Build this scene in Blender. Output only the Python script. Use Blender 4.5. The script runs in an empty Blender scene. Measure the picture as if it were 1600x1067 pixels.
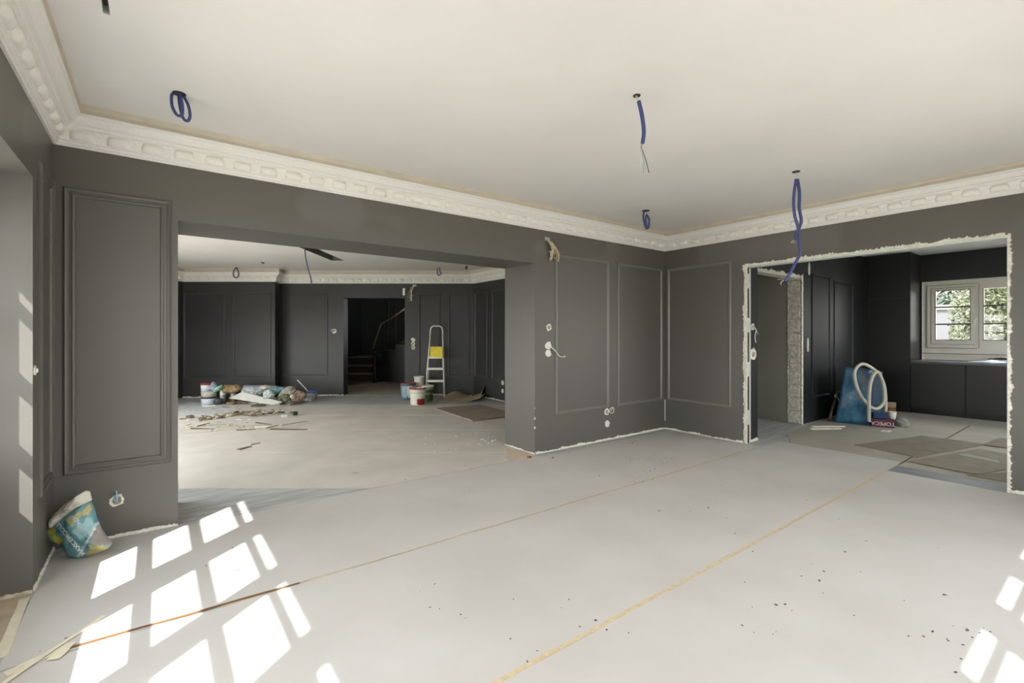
import bpy, bmesh, math, random
from mathutils import Vector, Matrix, noise
R_=random.Random(7)
# ---------------------------------------------------------------- camera, world, sun, exposure
FPX=737.0; H=1.35; HZ=523.0
TH=math.atan2(555,737); S=math.sin(TH); C=math.cos(TH)
sc=bpy.context.scene
cd=bpy.data.cameras.new('camera'); cam=bpy.data.objects.new('camera',cd); sc.collection.objects.link(cam)
cd.sensor_width=36; cd.lens=FPX/1600*36; cd.shift_y=-(533.5-HZ)/1600; cd.clip_start=.02
cam.location=(0,0,H); cam.rotation_euler=(math.pi/2,0,-TH); sc.camera=cam
SKY=4.7; SUN=7.0
w=bpy.data.worlds.new('world'); sc.world=w; w.use_nodes=True
nt=w.node_tree; bg=nt.nodes['Background']; bg.inputs['Strength'].default_value=SKY
tc=nt.nodes.new('ShaderNodeTexCoord'); sx=nt.nodes.new('ShaderNodeSeparateXYZ'); cr=nt.nodes.new('ShaderNodeValToRGB')
nt.links.new(tc.outputs['Generated'],sx.inputs[0]); nt.links.new(sx.outputs[2],cr.inputs[0]); nt.links.new(cr.outputs[0],bg.inputs[0])
cr.color_ramp.elements[0].color=(1,.985,.96,1); cr.color_ramp.elements[1].color=(.87,.925,1,1)
sl=bpy.data.lights.new('sun','SUN'); so=bpy.data.objects.new('sun',sl); sc.collection.objects.link(so)
sl.energy=SUN; sl.angle=math.radians(.7); sl.color=(1,.96,.9)
so.rotation_euler=Vector((1,.82,-1.40)).to_track_quat('-Z','Y').to_euler(); so.location=(-6,-5,9)
vs=sc.view_settings; vs.view_transform='Standard'; vs.look='None'; vs.gamma=1; vs.use_curve_mapping=False
vs.exposure=1.36
cy=sc.cycles; cy.max_bounces=14; cy.diffuse_bounces=9; cy.glossy_bounces=4; cy.transparent_max_bounces=12
cy.sample_clamp_indirect=6; cy.caustics_reflective=False; cy.caustics_refractive=False
def portal(name,loc,direction,sx_,sy_):
    l=bpy.data.lights.new(name,'AREA'); l.shape='RECTANGLE'; l.size=sx_; l.size_y=sy_; l.cycles.is_portal=True
    o=bpy.data.objects.new(name,l); sc.collection.objects.link(o); o.location=loc
    o.rotation_euler=Vector(direction).to_track_quat('-Z','Y').to_euler()
portal('portal_left_window',(-.93,1.85,1.35),(1,0,0),3.3,1.5)
portal('portal_rear_window',(2.65,-.84,1.35),(0,1,0),4.9,1.5)
portal('portal_dining_window',(-1.42,7.5,.93),(1,0,0),5.2,1.86)
portal('portal_kitchen_window',(11.3,1.55,1.7),(-1,0,0),1.7,1.3)
portal('portal_kitchen_front_window',(8.34,-1.52,1.5),(0,1,0),2.8,1.2)  # for the unseen window added to brighten the kitchen
# ---------------------------------------------------------------- helpers
def W(R,F,z=0.): return Vector((F*S+R*C, F*C-R*S, z))
def P(u,v,F): return W((u-800)/FPX*F, F, H+(HZ-v)/FPX*F)
def FL(u,v,z=0.):
    F=FPX*(H-z)/(v-HZ); return W((u-800)/FPX*F,F,z)
def fz(v): return FPX*H/(v-HZ)
def lin(c): return tuple(((x/255)/12.92 if x/255<=.04045 else ((x/255+.055)/1.055)**2.4) for x in c)
MATS={}
def mat(name,col,rough=.6,var=0.,scale=6.,bump=0.,bscale=40.,metal=0.,col2=None,detail=4,attr=False,spec=.5,stretch=None,thr=None):
    if name in MATS: return MATS[name]
    m=bpy.data.materials.new(name); m.use_nodes=True; t=m.node_tree; b=t.nodes['Principled BSDF']
    b.inputs['Base Color'].default_value=(*col,1); b.inputs['Roughness'].default_value=rough; b.inputs['Metallic'].default_value=metal
    b.inputs['Specular IOR Level'].default_value=spec
    g=t.nodes.new('ShaderNodeNewGeometry'); mp=t.nodes.new('ShaderNodeMapping'); t.links.new(g.outputs['Position'],mp.inputs[0])
    if stretch: mp.inputs['Scale'].default_value=stretch
    base=None
    if attr:
        a=t.nodes.new('ShaderNodeAttribute'); a.attribute_name='Col'; base=a.outputs['Color']
        t.links.new(base,b.inputs['Base Color'])
    if var or col2:
        n=t.nodes.new('ShaderNodeTexNoise'); n.inputs['Scale'].default_value=scale; n.inputs['Detail'].default_value=detail
        t.links.new(mp.outputs[0],n.inputs[0])
        r=t.nodes.new('ShaderNodeValToRGB'); t.links.new(n.outputs[0],r.inputs[0])
        lo,hi=thr or (.3,.7)
        r.color_ramp.elements[0].position=lo; r.color_ramp.elements[1].position=hi
        if attr:
            r.color_ramp.elements[0].color=(1-var,)*3+(1,); r.color_ramp.elements[1].color=(1,1,1,1)
            mx=t.nodes.new('ShaderNodeMix'); mx.data_type='RGBA'; mx.blend_type='MULTIPLY'; mx.inputs[0].default_value=1
            t.links.new(base,mx.inputs[6]); t.links.new(r.outputs[0],mx.inputs[7]); t.links.new(mx.outputs[2],b.inputs['Base Color'])
        else:
            c2=col2 or tuple(x*(1+var) for x in col); c1=col if col2 else tuple(x*(1-var) for x in col)
            r.color_ramp.elements[0].color=(*c1,1); r.color_ramp.elements[1].color=(*c2,1)
            t.links.new(r.outputs[0],b.inputs['Base Color'])
    if bump:
        n=t.nodes.new('ShaderNodeTexNoise'); n.inputs['Scale'].default_value=bscale; n.inputs['Detail'].default_value=5
        t.links.new(mp.outputs[0],n.inputs[0])
        bp=t.nodes.new('ShaderNodeBump'); bp.inputs['Strength'].default_value=bump; bp.inputs['Distance'].default_value=.01
        t.links.new(n.outputs[0],bp.inputs['Height']); t.links.new(bp.outputs[0],b.inputs['Normal'])
    MATS[name]=m; return m
def glassmat(name,tint=(.96,.98,.97)):
    m=bpy.data.materials.new(name); m.use_nodes=True; t=m.node_tree
    for n in list(t.nodes):
        if n.type=='BSDF_PRINCIPLED': t.nodes.remove(n)
    out=[n for n in t.nodes if n.type=='OUTPUT_MATERIAL'][0]
    tr=t.nodes.new('ShaderNodeBsdfTransparent'); tr.inputs[0].default_value=(*tint,1)
    gl=t.nodes.new('ShaderNodeBsdfGlossy'); gl.inputs['Roughness'].default_value=.02
    lw=t.nodes.new('ShaderNodeLayerWeight'); pw=t.nodes.new('ShaderNodeMath'); pw.operation='POWER'; pw.inputs[1].default_value=5; t.links.new(lw.outputs['Facing'],pw.inputs[0])
    fr=t.nodes.new('ShaderNodeMath'); fr.operation='MULTIPLY_ADD'; fr.inputs[1].default_value=.8; fr.inputs[2].default_value=.05; t.links.new(pw.outputs[0],fr.inputs[0])
    mx=t.nodes.new('ShaderNodeMixShader'); t.links.new(fr.outputs[0],mx.inputs[0]); t.links.new(tr.outputs[0],mx.inputs[1]); t.links.new(gl.outputs[0],mx.inputs[2])
    t.links.new(mx.outputs[0],out.inputs[0]); return m
def wallpaint():
    """charcoal wall paint with the touched-up, slightly lighter coats of a job in progress"""
    m=mat('charcoal_wall_paint',(.092,.087,.079),.42,spec=.45,bump=.05,bscale=120)
    t=m.node_tree; b=t.nodes['Principled BSDF']; mp=[n for n in t.nodes if n.type=='MAPPING'][0]
    n=t.nodes.new('ShaderNodeTexNoise'); n.inputs['Scale'].default_value=.9; n.inputs['Detail'].default_value=1.5
    t.links.new(mp.outputs[0],n.inputs[0])
    r=t.nodes.new('ShaderNodeValToRGB'); t.links.new(n.outputs[0],r.inputs[0]); e=r.color_ramp.elements
    e[0].position=.53; e[1].position=.555; e[0].color=(.118,.108,.094,1); e[1].color=(.142,.133,.122,1)
    sp=t.nodes.new('ShaderNodeSeparateXYZ'); t.links.new(mp.outputs[0],sp.inputs[0])
    mr=t.nodes.new('ShaderNodeMapRange'); mr.inputs[1].default_value=2.2; mr.inputs[2].default_value=2.34; t.links.new(sp.outputs[2],mr.inputs[0])
    mx=t.nodes.new('ShaderNodeMix'); mx.data_type='RGBA'; t.links.new(mr.outputs[0],mx.inputs[0]); mx.inputs[6].default_value=(.118,.112,.102,1); t.links.new(r.outputs[0],mx.inputs[7])
    t.links.new(mx.outputs[2],b.inputs['Base Color']); return m
M_wall=wallpaint()
M_mould=mat('charcoal_moulding_paint',(.175,.168,.155),.34,spec=.5)  # lighter than the wall; the tone also carries the edge highlights
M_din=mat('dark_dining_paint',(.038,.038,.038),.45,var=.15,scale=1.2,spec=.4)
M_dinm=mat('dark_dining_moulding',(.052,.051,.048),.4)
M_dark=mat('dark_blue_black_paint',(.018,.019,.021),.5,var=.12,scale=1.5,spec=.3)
M_kit=mat('black_kitchen_lacquer',(.013,.013,.013),.36,spec=.5)
M_kitb=mat('black_base_cabinet_lacquer',(.024,.023,.022),.42,spec=.5)
M_ceil=mat('white_ceiling_paint',(.79,.768,.745),.8,var=.03,scale=1.2)
M_cor=mat('white_plaster_cornice',(.82,.805,.77),.75,bump=.55,bscale=55)
M_corf=mat('plain_white_plaster',(.84,.82,.775),.75,bump=.1,bscale=60)
M_cove=mat('bare_beige_plaster',(.60,.54,.45),.85,var=.06,scale=8)  # beige band between cornice lip and ceiling
M_raw=mat('raw_white_plaster',(.80,.77,.69),.9,var=.12,scale=25,bump=.6,bscale=90)
M_rawg=mat('grey_green_plasterboard',(.62,.66,.61),.9,var=.1,scale=12,bump=.1)
M_metal=mat('galvanised_metal',(.42,.46,.46),.45,metal=.6,var=.1,scale=20)
M_sheet=mat('floor_protection_card',(.55,.523,.493),.62,col2=(.605,.581,.558),scale=1.7,bump=.12,bscale=5,spec=.3)
M_sheet2=mat('dusty_floor_protection_card',(.60,.565,.51),.7,var=.08,scale=2.5,bump=.14,bscale=5,spec=.25)
M_sheetk=mat('dusty_kitchen_protection_card',(.43,.395,.33),.72,var=.09,scale=2.5,bump=.12,bscale=5,spec=.25)
M_floor=mat('grey_stone_floor',(.33,.335,.335),.55,col2=(.54,.545,.54),scale=5,stretch=(.6,3.5,1),bump=.08,bscale=20)
M_hallf=mat('dusty_hall_floor',(.46,.41,.33),.75,var=.2,scale=7)
M_tape=mat('masking_tape_tan',(.62,.50,.32),.7,var=.12,scale=30)
M_tapec=mat('cream_tape',(.74,.68,.53),.7,var=.06,scale=20)
M_gap=mat('brown_card_edge',(.17,.080,.028),.8,var=.15,scale=10)
M_blue=mat('blue_conduit_plastic',(.045,.065,.20),.4,bump=.3,bscale=400)
M_navy=mat('grey_conduit_plastic',(.05,.055,.09),.5)
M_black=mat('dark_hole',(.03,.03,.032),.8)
M_wire=mat('copper_wire',(.55,.42,.25),.4,metal=.4)
M_wirew=mat('white_wire_insulation',(.75,.74,.68),.5)
M_wireb=mat('light_blue_wire_insulation',(.25,.45,.60),.5)
M_wht=mat('white_plastic',(.78,.78,.74),.4)
M_frame=mat('white_window_frame',(.78,.77,.74),.45)
M_framek=mat('off_white_upvc_frame',(.78,.74,.66),.45,var=.04)
M_glass=glassmat('window_glass')
M_card=mat('brown_cardboard',(.38,.31,.22),.85,var=.12,scale=9,bump=.1)
M_cardg=mat('grey_brown_cardboard',(.25,.22,.17),.9,var=.14,scale=6,bump=.1)
M_attr=mat('printed_surface',(1,1,1),.55,attr=True,var=.18,scale=40,bump=.25,bscale=30)
M_attrg=mat('printed_plastic_film',(1,1,1),.32,attr=True,var=.3,scale=18,bump=.5,bscale=16)
M_block=mat('rough_grey_blockwork',(.66,.62,.53),.95,var=.3,scale=22,bump=.9,bscale=45)
M_wood=mat('dark_stair_wood',(.045,.022,.012),.5,var=.3,scale=8,stretch=(1,1,8))
M_stone=mat('dusty_stair_tread',(.33,.32,.28),.7,var=.15,scale=8)
M_alu=mat('ladder_aluminium',(.62,.60,.53),.42,metal=.25,spec=.5)
M_yel=mat('yellow_plastic',(.80,.62,.03),.45,var=.12,scale=14)
M_brass=mat('brass_handrail',(.42,.34,.22),.35,metal=.7)
M_hose=mat('ribbed_cream_hose',(.60,.57,.47),.5,bump=.3,bscale=120)
MA=[M_attr]
def new(name,bm,m,parent=None,smooth=False,mats=None,uvless=True):
    me=bpy.data.meshes.new(name); bm.to_mesh(me); bm.free()
    for mm in (mats or [m]): me.materials.append(mm)
    if smooth:
        for p in me.polygons: p.use_smooth=True
    o=bpy.data.objects.new(name,me); sc.collection.objects.link(o)
    if parent is not None:
        o.parent=parent
        off=-root_loc(parent)
        me.transform(Matrix.Translation(off))
    return o
def root_loc(o):
    v=Vector((0,0,0))
    while o is not None: v+=o.location; o=o.parent
    return v
def recenter(o):
    me=o.data; xs=[v.co for v in me.vertices]
    mn=Vector([min(c[i] for c in xs) for i in range(3)]); mx=Vector([max(c[i] for c in xs) for i in range(3)])
    c=Vector(((mn.x+mx.x)/2,(mn.y+mx.y)/2,mn.z)); me.transform(Matrix.Translation(-c)); o.location=o.location+c; return o
def tag(o,label,cat,group=None,kind=None):
    o['label']=label; o['category']=cat
    if group: o['group']=group
    if kind: o['kind']=kind
    return o
def thing(name,loc,label,cat,group=None):
    o=bpy.data.objects.new(name,None); sc.collection.objects.link(o); o.location=loc; o.empty_display_size=.1
    return tag(o,label,cat,group)
def struct(name,bm,m,parent=None,mats=None,smooth=False):
    o=new(name,bm,m,parent,mats=mats,smooth=smooth); o['kind']='structure'; return o
def BM(): return bmesh.new()
def quad(bm,a,b,c,d,mi=0):
    f=bm.faces.new([bm.verts.new(p) for p in (a,b,c,d)]); f.material_index=mi; return f
def hexa(bm,bot,top,mi=0):
    """solid between two matching quads"""
    n=len(bot); vb=[bm.verts.new(p) for p in bot]; vt=[bm.verts.new(p) for p in top]
    fs=[bm.faces.new(vb[::-1]),bm.faces.new(vt)]+[bm.faces.new((vb[i],vb[(i+1)%n],vt[(i+1)%n],vt[i])) for i in range(n)]
    for f in fs: f.material_index=mi
    return fs
def box(bm,x0,x1,y0,y1,z0,z1,mi=0):
    return hexa(bm,[(x0,y0,z0),(x1,y0,z0),(x1,y1,z0),(x0,y1,z0)],[(x0,y0,z1),(x1,y0,z1),(x1,y1,z1),(x0,y1,z1)],mi)
def prism(bm,poly,z0,z1,mi=0):
    hexa(bm,[(p[0],p[1],z0) for p in poly],[(p[0],p[1],z1) for p in poly],mi)
def fix(bm): bmesh.ops.recalc_face_normals(bm,faces=bm.faces); return bm
def bevel(bm,w,seg=1):
    bmesh.ops.bevel(bm,geom=list(bm.edges),offset=w,segments=seg,affect='EDGES',profile=.6); return bm
def smoothpath(pts,n=6):
    pts=[Vector(p) for p in pts]
    if len(pts)<3: return pts
    out=[]
    for i in range(len(pts)-1):
        p0=pts[max(i-1,0)];p1=pts[i];p2=pts[i+1];p3=pts[min(i+2,len(pts)-1)]
        for k in range(n):
            t=k/n
            out.append(.5*((2*p1)+(p2-p0)*t+(2*p0-5*p1+4*p2-p3)*t*t+(3*p1-p0-3*p2+p3)*t**3))
    out.append(pts[-1]); return out
def tube(bm,pts,r,seg=7,n=5,mi=0):
    pts=smoothpath(pts,n) if n>1 else [Vector(p) for p in pts]
    rings=[]; up=Vector((.13,.27,1)).normalized()
    for i,p in enumerate(pts):
        t=(pts[min(i+1,len(pts)-1)]-pts[max(i-1,0)]).normalized()
        a=t.cross(up)
        if a.length<.05: a=t.cross(Vector((1,0,0)))
        a.normalize(); b=a.cross(t).normalized()
        rr=r[i*len(r)//len(pts)] if isinstance(r,(list,tuple)) else r
        rings.append([bm.verts.new(p+a*math.cos(q*2*math.pi/seg)*rr+b*math.sin(q*2*math.pi/seg)*rr) for q in range(seg)])
        up=b
    for i in range(len(rings)-1):
        for q in range(seg):
            f=bm.faces.new((rings[i][q],rings[i][(q+1)%seg],rings[i+1][(q+1)%seg],rings[i+1][q])); f.material_index=mi; f.smooth=True
    bm.faces.new(rings[0][::-1]).material_index=mi; bm.faces.new(rings[-1]).material_index=mi
    return bm
def lathe(bm,prof,c,seg=24,axis=None,mi=0):
    """prof [(r,h)] about axis (default z) at c"""
    ax=Vector(axis or (0,0,1)).normalized(); a=ax.orthogonal().normalized(); b=ax.cross(a)
    c=Vector(c); rings=[]
    for r,h in prof:
        if r<1e-5: rings.append([bm.verts.new(c+ax*h)])
        else: rings.append([bm.verts.new(c+ax*h+a*math.cos(q*2*math.pi/seg)*r+b*math.sin(q*2*math.pi/seg)*r) for q in range(seg)])
    for i in range(len(rings)-1):
        A,B=rings[i],rings[i+1]
        for q in range(seg):
            q2=(q+1)%seg
            if len(A)==1 and len(B)==1: continue
            if len(A)==1: f=bm.faces.new((A[0],B[q],B[q2]))
            elif len(B)==1: f=bm.faces.new((A[q],A[q2],B[0]))
            else: f=bm.faces.new((A[q],A[q2],B[q2],B[q]))
            f.material_index=mi; f.smooth=True
    return bm
def clip(poly,planes):
    """convex clip; plane (nx,ny,c): keep nx*x+ny*y>=c"""
    for nx,ny,c in planes:
        out=[]
        for i in range(len(poly)):
            a=poly[i];b=poly[(i+1)%len(poly)]; da=nx*a[0]+ny*a[1]-c; db=nx*b[0]+ny*b[1]-c
            if da>=0: out.append(a)
            if (da>=0)!=(db>=0):
                t=da/(da-db); out.append((a[0]+(b[0]-a[0])*t,a[1]+(b[1]-a[1])*t))
        poly=out
        if not poly: return []
    return poly
class Frame:
    """a wall face: s along it, d out into the room, z up"""
    def __init__(s,p0,p1,flip=False):
        s.o=Vector((p0[0],p0[1],0)); t=Vector((p1[0]-p0[0],p1[1]-p0[1],0)); s.len=t.length; s.t=t.normalized()
        s.n=Vector((-s.t.y,s.t.x,0))*(-1 if flip else 1)
    def L(s,a,d,z): return s.o+s.t*a+s.n*d+Vector((0,0,z))
    def box(s,bm,a0,a1,d0,d1,z0,z1,mi=0):
        return hexa(bm,[s.L(a0,d0,z0),s.L(a1,d0,z0),s.L(a1,d1,z0),s.L(a0,d1,z0)],[s.L(a0,d0,z1),s.L(a1,d0,z1),s.L(a1,d1,z1),s.L(a0,d1,z1)],mi)
def wall(name,fr,th,z1,openings=(),m=None,s0=0,s1=None,z0=0,mats=None):
    """openings (s0,s1,z0,z1)"""
    bm=BM(); s1=fr.len if s1 is None else s1; cur=s0
    for a,b,c,d in sorted(openings):
        if a>cur: fr.box(bm,cur,a,-th,0,z0,z1)
        if c>z0: fr.box(bm,a,b,-th,0,z0,c)
        if d<z1: fr.box(bm,a,b,-th,0,d,z1)
        cur=b
    if s1>cur: fr.box(bm,cur,s1,-th,0,z0,z1)
    return struct(name,fix(bm),m or M_wall,mats=mats)
BIG=[(0,0),(0,.010),(.010,.020),(.022,.014),(.028,.008),(.040,.010),(.046,.016),(.056,.012),(.062,0)]
SMALL=[(0,0),(0,.010),(.008,.018),(.022,.018),(.032,.008),(.038,0)]
def moulding(fr,a0,a1,z0,z1,parent,prof=SMALL,m=None,label=None):
    bm=BM(); loops=[]
    for off,pr in prof:
        loops.append([bm.verts.new(fr.L(x,pr-.001,z)) for x,z in ((a0+off,z0+off),(a1-off,z0+off),(a1-off,z1-off),(a0+off,z1-off))])
    for A,B in zip(loops,loops[1:]):
        for i in range(4): bm.faces.new((A[i],A[(i+1)%4],B[(i+1)%4],B[i]))
    o=new('panel_moulding',fix(bm),m or M_mould,parent)
    if label: o['label']=label
    return o
def ragged(fr,a0,a1,z0,z1,parent,name='plaster_edge',m=None,seed=0,th=.012,side=1,amp=.5,step=.012,base=.35):
    """a torn strip of bare plaster lying on the wall face; ragged on one long side (side +1 = upper/right)"""
    bm=BM(); rr=random.Random(seed+int(a0*100)+int(z0*77)); horiz=(a1-a0)>(z1-z0); n=max(4,int(((a1-a0) if horiz else (z1-z0))/step))
    prev=None; Wd=(z1-z0) if horiz else (a1-a0)
    for i in range(n+1):
        t=i/n; k=base+amp*noise.noise(Vector((t*n*step*9,seed*3.1,0)))+amp*.8*(rr.random()**4); k=min(max(k,.05),1.15)*Wd
        d=th*(.5+.7*rr.random())
        if horiz:
            s=a0+(a1-a0)*t; e,f=(z0,z0+k) if side>0 else (z1,z1-k)
            pts=[fr.L(s,0,e),fr.L(s,d,e),fr.L(s,d*.8,e+(f-e)*.7),fr.L(s,0,f)]
        else:
            z=z0+(z1-z0)*t; e,f=(a0,a0+k) if side>0 else (a1,a1-k)
            pts=[fr.L(e,0,z),fr.L(e,d,z),fr.L(e+(f-e)*.7,d*.8,z),fr.L(f,0,z)]
        cur=[bm.verts.new(p) for p in pts]
        if prev:
            for q in range(3): bm.faces.new((prev[q],prev[q+1],cur[q+1],cur[q]))
        else: bm.faces.new(cur)
        prev=cur
    bm.faces.new(prev[::-1])
    return new(name,fix(bm),m or M_raw,parent)
def sweep(bm,prof,path,closed=False,flip=False):
    n=len(path); rings=[]
    for i,p in enumerate(path):
        p=Vector((p[0],p[1],0))
        a=Vector((*path[i-1],0)) if (i>0 or closed) else None; b=Vector((*path[(i+1)%n],0)) if (i<n-1 or closed) else None
        def nn(q,r):
            t=(r-q).normalized(); return Vector((-t.y,t.x,0))*(-1 if flip else 1)
        if a is None: m=nn(p,b)
        elif b is None: m=nn(a,p)
        else:
            n1,n2=nn(a,p),nn(p,b); m=(n1+n2); m=m/max(m.dot(n1),.2)
        rings.append([bm.verts.new(p+m*d+Vector((0,0,z))) for d,z in prof])
    rng=range(n if closed else n-1)
    for i in rng:
        A,B=rings[i],rings[(i+1)%n]
        for q in range(len(prof)-1): bm.faces.new((A[q],A[q+1],B[q+1],B[q]))
    return bm
# ---------------------------------------------------------------- room outlines
XL,XB,YA,YF=-.52,5.84,4.10,-.50
YA2=4.67; ZT=3.0; CEIL=2.79; CEIL2=2.76
main=[(XL,YF),(XB,YF),(XB,YA),(XL,YA)]
Q=[W(*q).to_2d() for q in ((-.855,10.5),(-5.17,10.5),(-5.10,10.15),(-7.08,10.15),(-7.08,7.5))]
Q0=(5.636,YA2); Q1=(5.636,Q[0].y); Q2,Q3,Q4,Q5=[tuple(q) for q in Q[1:]]; Q6=(Q5[0],YA2)
# ---- floors
bm=BM(); box(bm,-1.6,6.0,-.9,13.5,-.12,0); box(bm,6.0,11.4,-1.4,7.0,-.12,0); floor=struct('floor',fix(bm),M_floor)
bm=BM(); prism(bm,[W(-7.6,10.52).to_2d(),W(0,10.52).to_2d(),W(0,17).to_2d(),W(-7.6,17).to_2d()],-.1,.003); struct('floor_stair_hall',fix(bm),M_hallf)
bm=BM(); box(bm,-60,70,-60,70,-.35,-.3); g=struct('ground_outside',fix(bm),mat('pale_terrace',(.42,.40,.35),.9,var=.1,scale=1))
# ---- ceilings
bm=BM(); sl0=(-.192,-.168,.9,2.79)
for b in ((XL-.3,sl0[0],YF-.3,4.4),(sl0[1],XB+.1,YF-.3,4.4),(sl0[0],sl0[1],YF-.3,sl0[2]),(sl0[0],sl0[1],sl0[3],4.4)): box(bm,*b,CEIL,CEIL+.1)
ceiling=struct('ceiling',fix(bm),M_ceil)
bm=BM(); box(bm,sl0[0]-.01,sl0[1]+.01,sl0[2]-.01,sl0[3]+.01,CEIL+.03,CEIL+.12); o=new('slot_recess',fix(bm),M_black,ceiling)  # black plate paints in the darkness inside the slot
bm=BM(); box(bm,sl0[0],sl0[1],sl0[3]-.02,sl0[3]-.006,CEIL+.0,CEIL+.05); o=new('slot_end_clip',fix(bm),M_metal,ceiling)
bm=BM()
pl=[(0,1,4.4),(-1,0,-5.9),(1,0,-1.6)]
for r0,r1,f0,f1 in ((-14,-3.43,-2,13),(-3.19,6,-2,13),(-3.43,-3.19,-2,6.3),(-3.43,-3.19,8.97,13)):
    pp=clip([tuple(W(r,f).to_2d()) for r,f in ((r0,f0),(r1,f0),(r1,f1),(r0,f1))],pl)
    if pp: prism(bm,pp,CEIL2,CEIL2+.2)
ceil2=struct('ceiling_dining',fix(bm),M_ceil)
Fr=Frame(W(-3.43,6.3).to_2d(),W(-3.19,6.3).to_2d())
bm=BM(); prism(bm,[tuple(W(r,f).to_2d()) for r,f in ((-3.45,6.2),(-3.17,6.2),(-3.17,9.0),(-3.45,9.0))],CEIL2+.19,CEIL2+.22)
new('slot_recess',fix(bm),mat('grey_slot_lining',(.16,.17,.15),.8),ceil2)
bm=BM()
for r0,r1,f0,f1 in ((-3.43,-3.42,6.3,8.97),(-3.20,-3.19,6.3,8.97),(-3.42,-3.20,8.955,8.97)): prism(bm,[tuple(W(r,f).to_2d()) for r,f in ((r0,f0),(r1,f0),(r1,f1),(r0,f1))],CEIL2-.001,CEIL2+.195)
new('slot_lining',fix(bm),MATS['grey_slot_lining'],ceil2)  # dark sides put in to colour the slot's inner shade
bm=BM(); prism(bm,[tuple(W(r,f).to_2d()) for r,f in ((-3.425,8.62),(-3.195,8.62),(-3.195,8.965),(-3.425,8.965))],CEIL2+.10,CEIL2+.18)
new('slot_end_board',fix(bm),mat('pale_slot_board',(.45,.45,.40),.8,var=.2,scale=30),ceil2)
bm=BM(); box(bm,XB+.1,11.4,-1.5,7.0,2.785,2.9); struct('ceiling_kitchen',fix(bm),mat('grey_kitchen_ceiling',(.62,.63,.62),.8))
bm=BM(); prism(bm,[tuple(W(r,f).to_2d()) for r,f in ((-7.6,10.9),(0,10.9),(0,17),(-7.6,17))],2.9,3.0); struct('ceiling_stair_hall',fix(bm),mat('hall_ceiling',(.3,.3,.28),.8))
bm=BM(); box(bm,-.86,XB,-.74,4.0,ZT,ZT+.15); box(bm,XB,11.5,-1.5,4.0,ZT,ZT+.15); box(bm,-1.4,11.5,4.0,14.5,ZT,ZT+.15); box(bm,-3,-1.4,10.2,14.5,ZT,ZT+.15); struct('roof_slab',fix(bm),mat('roof_grey',(.4,.38,.36),.8))
# ---- main room walls
fA=Frame((XL,YA),(XB,YA),flip=True)      # n = -y
bm=BM(); box(bm,-1.37,.12,YA,YA2,0,ZT); box(bm,.12,3.41,YA,YA2,2.16,ZT); box(bm,3.41,XB+.15,YA,YA2,0,ZT); wallA=struct('wall_back',fix(bm),M_wall)
fB=Frame((XB,YF),(XB,YA))                # n = -x
wallB=wall('wall_right',fB,.11,ZT,[(.666-YF,2.945-YF,0,2.21)],s0=-.3)
fLf=Frame((XL,YF),(XL,YA),flip=True)     # n = +x
wallL=wall('wall_left',fLf,.28,ZT,[(.2-YF,3.49-YF,0,2.18)],s0=-.3)
fF=Frame((XL,YF),(XB,YF))                # n = +y
wallF=wall('wall_front',fF,.19,ZT,[(.2-XL,5.1-XL,0,2.18)],s0=-.3)
# bare strip where the base board was pulled off
for i,(fr,a,b,par) in enumerate(((fA,0.22,.12-XL,wallA),(fA,3.42-XL,XB-XL,wallA),(fB,2.96-YF,YA-YF,wallB),(fB,0,.65-YF,wallB),(fLf,3.5-YF,YA-YF,wallL))):
    ragged(fr,a,b,0,.035,par,seed=i+3,th=.01,amp=.45,base=.5)
fj=Frame((3.41,YA),(3.41,YA2)); ragged(fj,0,.57,0,.03,wallA,seed=9,th=.008)
fr_rev=Frame((-.8,3.49),(XL,3.49),flip=True); ragged(fr_rev,0,.28,0,.03,wallL,seed=19,th=.012,m=mat('crumbled_plaster',(.52,.45,.33),.9,var=.2,scale=30,bump=.4))
# panel mouldings
for a0,a1,prof in ((-.475,.08,BIG),(3.72,4.65,SMALL),(4.815,5.775,SMALL)):
    moulding(fA,a0-XL,a1-XL,.42 if prof is SMALL else .455,2.29,wallA,prof,m=M_mould if prof is SMALL else M_wall)
moulding(fB,3.115-YF,4.055-YF,.42,2.29,wallB); moulding(fB,-.40-YF,.45-YF,.42,2.29,wallB)
moulding(fLf,3.62-YF,4.04-YF,.455,2.30,wallL,BIG,m=M_wall)
# torn plaster round the kitchen opening
ragged(fB,2.91-YF,2.955-YF,0,2.22,wallB,seed=31,side=1,th=.014,amp=.5,base=.55)
ragged(fB,.69-YF,2.94-YF,2.205,2.25,wallB,seed=32,side=1,th=.016,amp=.55,base=.5,step=.01)
ragged(fB,.638-YF,.675-YF,0,2.22,wallB,seed=33,side=-1,th=.015,amp=.5,base=.5)
ragged(fB,2.945-YF,2.985-YF,0,2.22,wallB,seed=37,side=1,th=.014,amp=.6,base=.3)
bm=BM(); box(bm,XB+.0,XB+.11,.666,2.945,2.185,2.2095); new('lintel_board',fix(bm),M_rawg,wallB)
bm=BM(); box(bm,XB+.005,XB+.105,.667,.68,0,2.19); new('plasterboard_edge',fix(bm),M_raw,wallB)
for x0,x1,mm,nm in ((XB,XB+.026,M_raw,'plasterboard_edge'),(XB+.085,XB+.112,M_rawg,'plasterboard_edge')):
    bm=BM(); box(bm,x0,x1,2.925,2.944,0,2.185); new(nm,fix(bm),mm,wallB)
bm=BM(); box(bm,XB+.028,XB+.084,2.932,2.943,0,2.185)
for z in (.35,.95,1.5,2.05): box(bm,XB+.03,XB+.082,2.926,2.933,z-.12,z+.06,1)
new('metal_stud',fix(bm),M_metal,wallB,mats=[mat('stud_shadow_gap',(.06,.06,.055),.7,metal=.3),M_rawg])
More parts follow.
